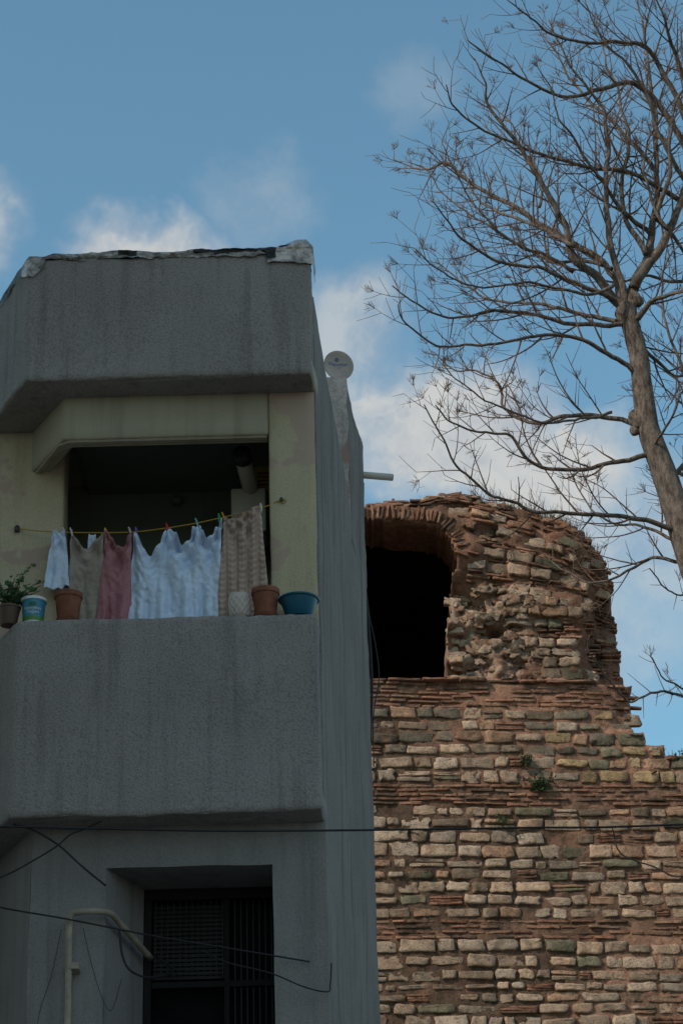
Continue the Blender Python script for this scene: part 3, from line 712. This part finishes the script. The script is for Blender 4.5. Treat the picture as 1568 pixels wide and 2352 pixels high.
def flat_wall(name, x0, x1, z0, z1):
    n = 12; v = []; c = []
    for z in (z0, z1):
        for i in range(n + 1):
            x = lerp(x0, x1, i / n); v.append((x, wy(x) + 0.02, z)); c.append((0.22, 0.15, 0.11))
    mesh_obj(name, v, [(i, i + 1, i + n + 2, i + n + 1) for i in range(n)], M_STONE, RU, False, c)
flat_wall("lower_wall", -6, 9, 0, 7.62); flat_wall("wall_west", -6, -1.98, 7.6, 15.8); flat_wall("wall_east", 6.98, 9, 7.6, 11.9)
M_SHADE = plain("chamber_shade", (0.016, 0.011, 0.009), 0.95, 0.5, 5, 0.8, spec=0.05)  # shade inside the opening put into a near-black base colour
def cham(name, pts): mesh_obj(name, pts, [(0, 1, 2, 3)], M_SHADE, RU)
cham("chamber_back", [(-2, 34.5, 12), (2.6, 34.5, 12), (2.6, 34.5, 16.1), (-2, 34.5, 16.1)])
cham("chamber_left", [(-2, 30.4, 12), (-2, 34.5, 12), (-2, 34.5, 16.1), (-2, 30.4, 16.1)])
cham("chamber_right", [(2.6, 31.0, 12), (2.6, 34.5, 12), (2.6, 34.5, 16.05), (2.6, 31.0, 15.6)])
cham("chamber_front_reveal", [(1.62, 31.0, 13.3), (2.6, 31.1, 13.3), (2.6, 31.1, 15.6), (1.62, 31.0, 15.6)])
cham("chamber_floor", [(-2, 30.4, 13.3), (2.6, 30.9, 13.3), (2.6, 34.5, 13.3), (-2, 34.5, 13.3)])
sheet("chamber_vault", lambda u, v: (lerp(-2, 2.6, u), lerp(30.95, 34.5, v), 14.95 + 0.9 * math.sin(u * math.pi) ** 0.6), 24, 2, M_SHADE, RU)
def flank(u, v):
    a = u * math.pi / 2; z = lerp(12.4, 15.2, v)
    return (3.70 - 0.9 * (1 - math.cos(a)) + 0.04 * N3(u * 6, z * 4, 3) - 0.25 * v * u, 31.0 + 3.0 * math.sin(a) + 0.05 * N3(u * 9, z * 6, 5), z)
o = sheet("tower_flank", flank, 30, 60, M_STONE, RU, True)
a_ = o.data.color_attributes.new("Col", 'FLOAT_COLOR', 'POINT')
for i_, d_ in enumerate(a_.data): d_.color = (0.24, 0.14, 0.10, 1) if (i_ // 31) % 4 < 2 else (0.18, 0.12, 0.09, 1)

SB = Buf()
def stone(x, z, w_, h_, p, col, rot=0.0, irr=0.10, cut=None, rough=1.0):
    """hand-dressed block: chamfered rectangle, jittered outline, rough flat face"""
    y = wy(x) + depth(x, z)
    b0 = len(SB.v); ca, sa = math.cos(rot), math.sin(rot)
    sd = R() * 100
    tx, tz = U(-0.08, 0.08), U(-0.05, 0.12)
    cx_ = min(w_ * .22, U(.008, .032) if cut is None else cut); cz_ = min(h_ * .28, U(.006, .026) if cut is None else cut)
    W, H = w_ / 2, h_ / 2
    base = [(W, -H + cz_), (W, 0), (W, H - cz_), (W - cx_, H), (W * .5, H), (0, H), (-W * .5, H), (-W + cx_, H),
            (-W, H - cz_), (-W, 0), (-W, -H + cz_), (-W + cx_, -H), (-W * .5, -H), (0, -H), (W * .5, -H), (W - cx_, -H)]
    skew = U(-.15, .15); tap = U(-.10, .10); j_ = irr * min(w_, h_) * .5
    out = []
    for (lx, lz) in base:
        lx += U(-1, 1) * j_; lz += U(-1, 1) * j_ * .7
        lz *= 1 + tap * lx / W; lx += skew * lz
        out.append((lx, lz))
    n = len(out)
    bx = min(.012, w_ * .15); bz = min(.010, h_ * .2)
    for ri, yo in enumerate((0.06, -p * 0.6, -p, -p * 1.02)):
        for k in range(n):
            ox, oz = out[k]
            if ri == 3: lx, lz = ox * .5, oz * .5
            elif ri == 2: lx = ox * (1 - bx / W); lz = oz * (1 - bz / H)
            else: lx, lz = ox, oz
            d_ = 0
            if ri >= 1: d_ = (N3(lx * 14 + sd, lz * 14, sd) * 0.014 + N3(lx * 40 + sd, lz * 40, sd) * 0.010) * rough
            ly = yo + d_ * (0.5 if ri == 1 else 1) + (tx * lx + tz * lz if ri else 0)
            gx, gz = ca * lx - sa * lz, sa * lx + ca * lz
            SB.v.append((x + gx, y + ly + gx * KT, z + gz))
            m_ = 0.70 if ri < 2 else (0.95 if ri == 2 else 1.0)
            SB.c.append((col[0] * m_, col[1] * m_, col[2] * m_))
    for ri in range(3):
        for k in range(n):
            k2 = (k + 1) % n
            SB.f.append((b0 + ri * n + k, b0 + ri * n + k2, b0 + (ri + 1) * n + k2, b0 + (ri + 1) * n + k))
    SB.f.append(tuple(b0 + 3 * n + k for k in range(n)))
def stone_col(x, z):
    g = U(0.74, 1.15)
    c = random.choice([(0.49, 0.35, 0.25), (0.52, 0.385, 0.285), (0.43, 0.31, 0.22), (0.51, 0.35, 0.245), (0.40, 0.29, 0.21), (0.48, 0.365, 0.28)])
    if 11.6 < z < 13.0 and x > 2.6 and R() < 0.6: c = (0.47, 0.33, 0.185)
    if 12.3 < z < 13.0 and R() < 0.40: c = (0.22, 0.18, 0.135)
    if R() < 0.10: c = (0.46, 0.28, 0.185)
    if R() < 0.07: c = (0.22, 0.195, 0.13)
    if R() < 0.14: g *= 0.6
    return tuple(v * g for v in c)
def brick_col(x, z):
    g = U(0.62, 1.12); c = random.choice([(0.36, 0.18, 0.118), (0.40, 0.205, 0.137), (0.30, 0.155, 0.105), (0.42, 0.25, 0.17)])
    if R() < 0.18: c = (0.17, 0.105, 0.075)
    return tuple(v * g for v in c)
def ok(x, z, m=0.03): return inside(x, z + m, polyS) and not inside(x, z, opening)
zones = [('b', 13.33, 12.96), ('s', 12.96, 11.90), ('b', 11.90, 11.60), ('s', 11.60, 10.09), ('b', 10.09, 9.81), ('s', 9.81, 8.30), ('b', 8.3, 8.0)]
for ty, zt, zb_ in zones:
    H = zt - zb_
    if ty == 's':
        nrow = round(H / 0.174); z = zt
        hs = [U(0.8, 1.2) for _ in range(nrow)]; ssum = sum(hs)
        for h in hs:
            h = h / ssum * H; zc = z - h / 2; z -= h; x = -1.6 + U(-.2, 0)
            while x < 6.9:
                w_ = random.choice([U(0.13, 0.22), U(0.22, 0.34), U(0.26, 0.40), U(.3, .48)])
                gap = U(0.015, 0.055); hh = h - U(0.020, 0.06)
                if R() < 0.18: hh *= U(.62, .85)
                xc = x + w_ / 2; zz2 = zc + 0.035 * N3(xc * 0.6, zt, zc) + U(-.014, .014)
                if ok(xc, zz2, hh / 2):
                    q_ = R()
                    if q_ < 0.08 and w_ > 0.2:
                        for q2 in (-0.27, 0.27): stone(xc, zz2 + q2 * hh, w_, hh * 0.42, U(.01, .03), stone_col(xc, zz2), U(-.04, .04), irr=.2)
                    elif q_ < 0.11:
                        for q2 in (-.3, 0, .3): stone(xc, zz2 + q2 * hh, w_, .036, U(.01, .03), brick_col(xc, zz2), U(-.04, .04), irr=.2)
                    elif q_ < 0.13: pass
                    else:
                        stone(xc, zz2, w_, hh, U(.006, .038), stone_col(xc, zz2), U(-.05, .05), irr=U(.10, .32))
                x += w_ + gap
    else:
        nrow = round(H / 0.066)
        for r_i in range(nrow):
            zc = zt - (r_i + 0.5) * H / nrow; x = -1.6 + U(-.3, 0)
            while x < 6.9:
                w_ = U(0.16, 0.42); xc = x + w_ / 2; zz2 = zc + 0.03 * N3(xc * 0.6, zt, 2) + U(-.005, .005)
                if R() < 0.84 and ok(xc, zz2, .02): stone(xc, zz2, w_, U(.028, .046), U(.004, .032), brick_col(xc, zz2), U(-.025, .025), irr=.25, cut=.006, rough=.6)
                x += w_ + U(0.008, 0.03)
x = -1.6
while x < 3.3:
    w_ = U(0.3, 0.5); stone(x + w_ / 2, 13.335, w_, 0.045, 0.085, brick_col(0, 0), 0, irr=.15, cut=.006); x += w_ + .008
def warp(x, zr):
    t = sstep(13.6, 16.2, zr); return zr - (16.22 - top_at(max(x, 1.5)) if x < 3.69 else .90) * (t ** 1.3) if x > 1.3 else zr - (16.2 - top_at(x)) * t
zr = 13.40; r_i = 0
while zr < 16.3:
    band = (r_i % 7) in (4, 5, 6)
    if zr > 15.2: band = (r_i % 6) not in (2, 4)
    h = U(.052, .066) if band else U(.13, .18)
    x = -1.5 + U(0, .2)
    while x < 3.80:
        isb = band
        if x > 2.95 and 13.4 < zr < 14.2 + (x - 2.9) * 1.2: isb = True
        if x > 3.35: isb = True
        w_ = U(.14, .34) if isb else U(.14, .38); xc = x + w_ / 2
        zc = warp(xc, zr + h / 2); sl = (warp(xc + .1, zr) - warp(xc - .1, zr)) / .2
        sl = max(-.5, min(.5, sl))
        zc += .02 * N3(xc * 2, zr, 5)
        hh = (h - .018) if (isb and band) else h - U(.014, .045)
        left = xc - w_ / 2 < 1.62 and 13.4 < zc < 15.5
        if ok(xc, zc, hh / 2) and ok(xc - w_ / 2 + .02, zc) and xc + w_ / 2 < 3.80 and not rubf(xc, zc) > .40 + .5 * R() and not (zc > 15.70 and xc < 1.3 and zc < 16.0) and not (math.hypot(xc - 1.15, zc - 15.33) < 0.64 and xc > 1.1 and zc > 15.2) and R() < 0.92:
            if isb and not band:
                for q2 in (-.33, 0, .33): stone(xc, zc + q2 * h, w_, .034, U(.0, .045), brick_col(xc, zc), math.atan(sl) + U(-.03, .03), irr=.3, cut=.006)
            else:
                col = brick_col(xc, zc) if isb else tuple(v * 0.95 for v in stone_col(xc, 14))
                if zc > 15.5 and not isb and R() < .5: col = brick_col(xc, zc)
                stone(xc, zc, w_, hh, U(.0, .055), col, math.atan(sl) + U(-.05, .05), irr=.34 if not isb else .25, rough=1.4)
        x += w_ + U(.006, .03)
    zr += h; r_i += 1
for _ in range(150):
    x = U(1.48, 2.6); z = U(13.38, 14.8)
    if not ok(x, z): continue
    s_ = U(.05, .13); c = random.choice([(0.45, 0.325, 0.235), (0.49, 0.36, 0.27), (0.37, 0.235, 0.16), (0.32, 0.185, 0.128)]); g = U(.7, 1.1)
    stone(x, z, s_ * U(1, 2.0), s_, U(-.01, .03), tuple(v * g for v in c), U(-.3, .3), irr=.55, rough=1.8)
for z in [13.42 + i * .115 for i in range(13)]:
    xj = lerp(1.37, 1.50, sstep(14.1, 14.95, z))
    if R() < .8:
        w_ = U(.14, .24); stone(xj + w_ / 2 + U(-.01, .03), z, w_, .09, U(.0, .04), tuple(v * 1.05 for v in stone_col(0, 14)), U(-.07, .07), irr=.35)
x = -1.2
while x < 1.16:
    stone(x, 15.865 + U(-.012, .012), U(.034, .048), U(.19, .23), U(.0, .05), brick_col(0, 0), U(-.04, .04) - 0.10 * sstep(0.3, 1.1, x), irr=.2, cut=.005); x += U(.062, .075)
for k in range(19):
    a = math.radians(92 - k * 6.0); cx, cz = 1.15, 15.33; rm = .50
    if R() < .9: stone(cx + rm * math.cos(a) + U(-.01, .01), cz + rm * math.sin(a), .040, U(.16, .22), U(.0, .05), brick_col(0, 0), a - math.pi / 2 + U(-.05, .05), irr=.2, cut=.005)
for lay in range(3):
    x = -1.5
    while x < 1.75:
        w_ = U(.15, .4); z = top_at(x + w_ / 2) - .02 - lay * .055
        if R() < .85 and z > 15.98: stone(x + w_ / 2, z, w_, .036, U(.0, .06), brick_col(0, 0), U(-.04, .04) + .03, irr=.3)
        x += w_ + .02
for i in range(len(sil) - 1):
    (a, za), (b, zb_) = sil[i], sil[i + 1]
    if b < 1.2 or a > 6.9: continue
    Ls = math.hypot(b - a, zb_ - za); k = max(1, int(Ls / .15))
    vert = abs(zb_ - za) > 2 * abs(b - a)
    for j in range(k):
        t = (j + .5) / k; xx2 = lerp(a, b, t); z2 = lerp(za, zb_, t); w_ = U(.10, .22)
        if vert: xx2 -= w_ * .42
        if R() < .7: stone(xx2 - .03, z2 - .045 + U(-.03, .01), w_, U(.04, .10), U(.0, .06), random.choice([brick_col, stone_col])(xx2, z2), U(-.15, .10), irr=.4, rough=1.5)
SB.obj("stones_and_bricks", M_STONE, RU, True)

# ------------------------------------------------------------------ dry shrubs, grass, plants on the ruins
def grow_tuft(name, x0, x1, n, hmin, hmax, mat, zf, rad=.005, spread=.5, branch=True, yb=0.25):
    b = Buf()
    for _ in range(n):
        x = U(x0, x1); p = Vector((x, wy(x) + depth(x, zf(x)) + U(0.0, yb), zf(x) - .05)); d = Vector((U(-spread, spread), U(-.3, .3), 1)).normalized()
        pts = [p.copy()]; L_ = U(hmin, hmax) * (.6 + .8 * abs(N3(x * 4, 1, 9)) * 2); ns = 6
        for k in range(ns):
            d = (d + Vector((U(-.18, .18), U(-.1, .1), U(-.05, .1)))).normalized(); p = p + d * L_ / ns; pts.append(p.copy())
            if branch and k > 1 and R() < .75:
                d2 = (d + Vector((U(-.9, .9), U(-.5, .5), U(0, .4)))).normalized(); l2 = L_ * U(.2, .45)
                q1 = p + d2 * l2 * .5; q2 = q1 + (d2 + Vector((0, 0, .4))).normalized() * l2 * .5
                b.tube([p.copy(), q1, q2], [rad * .6, rad * .5, rad * .25], 3, cap=False)
        b.tube(pts, [lerp(rad, rad * .3, i / ns) for i in range(ns + 1)], 3, cap=False)
    return b.obj(name, mat)
grow_tuft("dry_shrub", 1.75, 2.75, 50, .12, .40, M_DRY, top_at, .0045)
grow_tuft("dry_shrub", 2.6, 3.4, 34, .15, .40, M_DRY, top_at, .0045)
M_GRASS = plain("dry_grass", (0.12, 0.115, 0.055), 0.9, .4, 6, 0)
grow_tuft("dry_grass", 2.3, 3.65, 700, .06, .24, M_GRASS, top_at, .0055, .7, False)
grow_tuft("dry_grass", 0.7, 1.7, 60, .03, .09, M_GRASS, top_at, .003, .6, False)
grow_tuft("dry_grass", 4.1, 6.8, 260, .05, .16, M_GRASS, top_at, .005, .6, False)
M_WEED = plain("weed_green", (0.045, 0.075, 0.025), 0.8, 0.4, 15, 0)
def wall_plant(name, x, z, s_, n):
    v = []; f = []
    for _ in range(n):
        c = Vector((x + random.gauss(0, s_ * .5), 0, z + random.gauss(0, s_ * .35))); c.y = wy(c.x) - U(.03, .14)
        l_ = U(.03, .07); d = Vector((U(-1, 1), U(-1, -.2), U(-.5, 1))).normalized(); sd = d.orthogonal().normalized() * l_ * .3
        b0 = len(v); v += [c - d * l_ * .5, c + sd, c + d * l_ * .5, c - sd]; f.append((b0, b0 + 1, b0 + 2, b0 + 3))
    mesh_obj(name, v, f, M_WEED)
wall_plant("wall_weed", 2.50, 11.87, .15, 240); wall_plant("wall_weed", 2.33, 12.21, .10, 100); wall_plant("wall_weed", 1.96, 11.38, .09, 60); wall_plant("wall_weed", 4.45, 12.30, .10, 80)

# ------------------------------------------------------------------ bare tree
T = empty("bare_tree")
TB = Buf(); TW = Buf()
def mk(y0, y1, pts): 
    n = len(pts) - 1
    return [Vector((x, lerp(y0, y1, i / n), z)) for i, (x, z) in enumerate(pts)]
trunk = [Vector((4.3, 22, -0.1)), Vector((4.2, 22, 2.0)), Vector((3.95, 22, 5.0))] + mk(22, 22, [(3.84, 7.2), (3.74, 9.07), (3.63, 10.64), (3.48, 11.40), (3.37, 11.93), (3.28, 12.37), (3.16, 12.87), (3.13, 13.33), (3.12, 13.74), (3.06, 14.15), (3.04, 14.36)])
limbs = {
 1: (22, 22.5, [(3.04, 14.30), (3.14, 14.62), (3.29, 14.98), (3.43, 15.45), (3.54, 16.16), (3.58, 17.07), (3.56, 18.0), (3.54, 18.91)], .075),
 2: (22, 21, [(3.03, 14.28), (2.74, 14.62), (2.51, 14.81), (2.39, 15.22), (2.18, 15.58), (1.96, 15.99), (1.70, 16.35), (1.62, 16.60), (1.53, 16.85)], .060),
 3: (22, 23.5, [(3.03, 14.30), (2.92, 14.91), (2.64, 15.30), (2.07, 15.88), (1.62, 16.35), (1.31, 16.80), (1.12, 16.86), (.92, 17.0), (.70, 17.25)], .045),
 4: (22, 20.8, [(3.04, 14.36), (2.63, 14.47), (2.17, 14.57), (1.71, 14.57), (1.39, 14.67), (1.17, 14.76), (.97, 14.95)], .032),
 5: (22, 23, [(3.06, 14.15), (2.57, 14.39), (2.13, 14.63), (1.68, 14.81), (1.38, 15.16), (1.11, 15.59)], .030),
 6: (22, 21, [(3.06, 14.12), (2.51, 14.05), (2.01, 14.10), (1.60, 14.04), (1.18, 13.88), (.83, 13.94), (.57, 14.08)], .030),
 7: (22, 20.5, [(3.12, 13.50), (2.71, 13.73), (2.25, 13.78), (1.79, 13.62), (1.33, 13.46), (.97, 13.35), (.67, 13.49), (.61, 13.56)], .028),
 8: (22, 23, [(3.12, 12.93), (2.79, 13.10), (2.35, 13.18), (2.0, 13.18), (1.75, 13.43), (1.72, 13.76), (1.51, 14.04), (1.24, 14.14), (1.0, 14.44)], .030),
 9: (22, 21, [(3.16, 12.60), (2.72, 12.44), (2.26, 12.31), (1.90, 12.35), (1.69, 12.57), (1.34, 12.56), (1.08, 12.59), (.95, 12.73)], .030),
 10: (22, 20.6, [(3.42, 11.70), (2.88, 11.80), (2.35, 11.77), (1.90, 11.73), (1.47, 11.79), (1.17, 11.99), (.97, 12.27), (.83, 12.50)], .030),
 11: (22, 23, [(3.49, 11.40), (3.12, 11.55), (2.92, 11.50), (2.63, 11.47), (2.30, 11.64), (2.11, 12.01)], .022),
 12: (22, 23, [(3.43, 11.59), (3.07, 11.89), (2.75, 12.09), (2.53, 12.46), (2.44, 12.94)], .02),
 13: (22, 22.5, [(3.13, 14.57), (3.55, 15.27), (3.79, 15.87), (4.01, 16.55), (4.16, 17.67), (4.23, 18.83)], .06),
 14: (22, 21.5, [(3.04, 14.36), (2.91, 15.07), (2.90, 15.62), (2.96, 16.24), (2.91, 16.64), (2.69, 16.99), (2.48, 17.41), (2.39, 17.65)], .042),
 15: (22.3, 21, [(4.01, 16.55), (3.58, 17.54), (3.20, 17.57), (2.57, 17.41), (2.23, 17.47), (1.91, 17.57)], .036),
 16: (22.3, 21, [(3.97, 16.3), (3.46, 17.14), (3.0, 17.03), (2.54, 16.75), (2.06, 16.86), (1.69, 17.0), (1.47, 17.05)], .040),
 17: (22.2, 21, [(3.74, 15.76), (3.22, 15.98), (2.64, 15.98), (2.03, 16.09), (1.56, 16.24), (1.29, 16.39), (1.22, 16.50)], .030),
 18: (22, 21, [(3.06, 14.15), (3.29, 14.26), (3.56, 14.21), (3.85, 14.16), (4.11, 14.46)], .036),
 20: (22, 20.5, [(3.63, 10.64), (3.45, 10.70), (3.27, 10.68), (3.05, 10.60), (2.86, 10.66)], .014),
 21: (22, 20.5, [(3.72, 9.73), (3.22, 9.85), (2.90, 9.79), (2.61, 9.60), (2.43, 9.70), (2.18, 9.87)], .018),
 22: (22, 21, [(3.70, 9.80), (3.22, 9.93), (3.02, 9.89), (2.83, 9.99)], .012),
 23: (22, 21, [(3.76, 8.63), (3.40, 8.37), (3.06, 8.06), (2.77, 8.09), (2.47, 8.16), (2.37, 8.35)], .012),
 24: (22, 21, [(3.14, 12.62), (3.29, 12.74), (3.44, 12.96), (3.56, 13.27)], .018),
 25: (22.2, 21.3, [(3.40, 15.32), (3.12, 15.51), (2.85, 15.81), (2.63, 16.11), (2.45, 16.35), (2.37, 16.65)], .03),
 26: (21.6, 23.2, [(2.50, 14.85), (2.16, 15.29), (1.82, 15.67), (1.56, 16.11), (1.45, 16.67), (1.41, 17.30)], .026),
 27: (22.2, 21.3, [(4.08, 16.94), (3.83, 17.31), (3.68, 17.62), (3.53, 17.92)], .045),
 28: (22.2, 22, [(3.30, 12.3), (3.70, 12.95), (3.59, 13.60), (3.45, 14.09), (3.45, 14.70), (3.66, 15.09)], .03),
 29: (22.3, 23.0, [(3.54, 16.2), (3.30, 16.7), (3.05, 17.2), (2.75, 17.7), (2.6, 18.2), (2.5, 18.6)], .03),
 30: (22, 22.6, [(3.29, 14.98), (3.10, 15.5), (3.15, 16.1), (3.25, 16.7), (3.20, 17.3), (3.1, 17.9), (3.05, 18.5)], .035),
 31: (22, 21.2, [(3.79, 15.87), (3.55, 16.3), (3.4, 16.8), (3.2, 17.1), (2.95, 17.3), (2.75, 17.7)], .03),
 32: (22, 23, [(3.04, 14.36), (3.2, 14.0), (3.5, 13.8), (3.8, 13.9), (4.1, 13.7)], .03),
 33: (22, 23, [(3.43, 15.45), (3.7, 15.3), (3.95, 15.2), (4.2, 15.4)], .03),
 34: (22, 23, [(3.28, 12.37), (3.55, 12.5), (3.8, 12.3), (4.1, 12.5)], .025),
 35: (22, 21.4, [(2.51, 14.78), (2.2, 14.95), (1.9, 15.0), (1.6, 15.25), (1.35, 15.6), (1.15, 16.05)], .024),
 36: (22, 22.8, [(2.92, 14.8), (2.6, 15.0), (2.3, 15.1), (1.9, 15.45), (1.6, 15.8), (1.25, 16.2), (1.0, 16.7)], .024),
 37: (22, 21.6, [(3.43, 15.45), (3.6, 15.9), (3.65, 16.5), (3.85, 17.0), (3.8, 17.6)], .03),
 38: (22.3, 22, [(3.9, 14.9), (3.6, 14.75), (3.3, 14.8), (2.95, 14.7), (2.6, 14.85), (2.3, 15.2)], .022),
 39: (22.3, 22, [(4.0, 13.5), (3.7, 13.55), (3.5, 13.4), (3.35, 13.1)], .018),
 40: (22.3, 22.6, [(4.0, 11.9), (3.75, 12.2), (3.5, 12.25), (3.4, 12.6)], .014),
 41: (21.8, 21.0, [(2.9, 14.5), (2.6, 14.3), (2.2, 14.33), (1.8, 14.3), (1.4, 14.2), (1.0, 14.35), (.8, 14.5)], .022),
 42: (22.0, 21.3, [(2.79, 13.10), (2.5, 12.95), (2.1, 12.85), (1.7, 12.95), (1.3, 13.1), (1.05, 13.35)], .018),
 43: (22.0, 22.8, [(2.2, 15.6), (2.25, 16.1), (2.1, 16.6), (2.0, 17.1), (1.8, 17.5)], .018),
 44: (22.0, 21.8, [(3.55, 15.27), (3.4, 15.6), (3.35, 16.1), (3.5, 16.6), (3.45, 17.2)], .022),
}
def wobble(pts, amp, sd):
    return [p + noise.noise_vector(p * 3.1 + Vector((sd, sd, 0))) * amp + noise.noise_vector(p * 9 + Vector((sd, 0, sd))) * amp * .35 for p in pts]
tp = catmull(trunk, 7); n = len(tp)
def trad(z):
    P = [(-1, .30), (0, .26), (3, .22), (9, .185), (11.5, .152), (12.5, .122), (13.5, .104), (14.36, .092)]
    for (a, ra), (b, rb) in zip(P, P[1:]):
        if z <= b: return lerp(ra, rb, (z - a) / (b - a))
    return .09
TB.tube(tp, [trad(p.z) * (1 + .10 * N3(p.z * 2.2, 1, 1) + .06 * N3(p.z * 7, 3, 1)) for p in tp], 18)
for (x, z, r_) in ((2.99, 14.24, .07), (3.05, 13.0, .08), (3.0, 12.87, .045), (3.14, 14.42, .07)):
    bm = bmesh.new(); bmesh.ops.create_icosphere(bm, subdivisions=3, radius=r_)
    b0 = len(TB.v)
    for v in bm.verts:
        TB.v.append(Vector((x, 21.98, z)) + Vector((v.co.x * 1.1, v.co.y * .8, v.co.z * 1.3)) * (1 + .5 * N3(v.co.x * 16, v.co.y * 16, v.co.z * 16)))
    for f in bm.faces: TB.f.append(tuple(b0 + v.index for v in f.verts))
    bm.free()
def grow(p, d, L_, r0, level, up):
    ns = max(4, int(L_ / .07)); pts = [p.copy()]; q_ = p.copy(); d = d.normalized(); drift = Vector((U(-.05, .05), U(-.05, .05), 0))
    for k in range(ns):
        d = (d + Vector((U(-.09, .09), U(-.09, .09), U(-.06, .06) + up)) + drift).normalized(); q_ = q_ + d * L_ / ns; pts.append(q_.copy())
    rad = [lerp(r0, max(.0022, r0 * .35), i / ns) for i in range(ns + 1)]
    TW.tube(pts, rad, 4 if level < 3 else 3, cap=False)
    return pts, rad
def spawn(pts, rad, level, L_tot):
    """side shoots along a branch"""
    nxt = U(.05, .15) + (0.10 * L_tot if level == 1 else 0); side = 1
    cum = 0
    for i in range(1, len(pts)):
        seg = pts[i] - pts[i - 1]; cum += seg.length
        while cum > nxt:
            t = cum / L_tot; tan = seg.normalized()
            side = -side
            ax = tan.cross(Vector((U(-.5, .5), 1, U(-.3, .3)))).normalized() * side
            ang = math.radians(U(28, 55)); d = tan * math.cos(ang) + ax * math.sin(ang) + Vector((0, U(-.45, .45), .10))
            r0 = min(rad[i] * .6, .0115 if level == 1 else .0052)
            if level == 1:
                L_ = U(.35, 1.15) * (1 - .68 * t); cp, cr = grow(pts[i], d, L_, max(r0, .0052), 2, U(.02, .09)); spawn(cp, cr, 2, L_); nxt += U(.10, .20)
            elif level == 2:
                L_ = U(.12, .38) * (1 - .3 * t); cp, cr = grow(pts[i], d, L_, max(r0, .0034), 3, U(.02, .10)); nxt += U(.09, .19)
                if R() < .15: fuzz(cp[-1], cp[-1] - cp[-2])
    if level == 2 and R() < .28: fuzz(pts[-1], pts[-1] - pts[-2])
def fuzz(p, d):
    d = d.normalized()
    for _ in range(random.randint(5, 9)):
        dd = (d + Vector((U(-.8, .8), U(-.8, .8), U(-.5, .8)))).normalized(); l_ = U(.06, .16)
        m_ = p + dd * l_ * .5
        TW.tube([p, m_, m_ + (dd + Vector((U(-.5, .5), U(-.5, .5), U(-.3, .5)))).normalized() * l_ * .5], [.0024, .002, .0014], 3, cap=False)
        for _ in range(2):
            d3 = (dd + Vector((U(-1, 1), U(-1, 1), U(-.6, 1)))).normalized()
            TW.tube([m_, m_ + d3 * U(.03, .07)], [.0018, .0012], 3, cap=False)
for k, (y0, y1, P, r0) in limbs.items():
    pts = wobble(catmull(mk(y0, y1, P), 7), .035, k * 3.7); pts[0] = mk(y0, y1, P)[0]
    n = len(pts); rt = .006
    rad = [lerp(r0, rt, (i / (n - 1)) ** .75) for i in range(n)]
    TB.tube(pts, rad, 8)
    L_ = sum((b - a).length for a, b in zip(pts, pts[1:]))
    if k == 23: continue
    spawn(pts, rad, 1 if k not in (20, 21, 22) else 2, L_)
TB.obj("trunk_and_limbs", M_BARK, T); TW.obj("twigs", M_TWIG, T)

# ------------------------------------------------------------------ unseen building added out of frame to shade the near facade
NB = empty("added_shading_building")
M_NB = stucco("ochre_render", (0.50, 0.46, 0.38), (0.3, 0.27, 0.22), (0.56, 0.52, 0.44), 30, .4, .4)
box("walls", -14, -4.6, 1.0, 12.9, 0, 18.5, M_NB, NB, 0.02)
box("roof_cornice", -14.3, -4.4, 0.8, 13.1, 18.5, 18.8, M_NB, NB, 0.02)
M_GL = plain("window_glass", (0.03, 0.04, 0.05), 0.1, 0, 5, 0)
for fl in range(6):
    for wv in range(4):
        z = 1.2 + fl * 3.0; y = 2.4 + wv * 2.8
        box("window_%d_%d" % (fl, wv), -4.61, -4.58, y, y + 1.1, z, z + 1.4, M_GL, NB, 0)
        box("window_sill_%d_%d" % (fl, wv), -4.62, -4.48, y - .1, y + 1.2, z - .08, z - .003, M_NB, NB, 0.01)
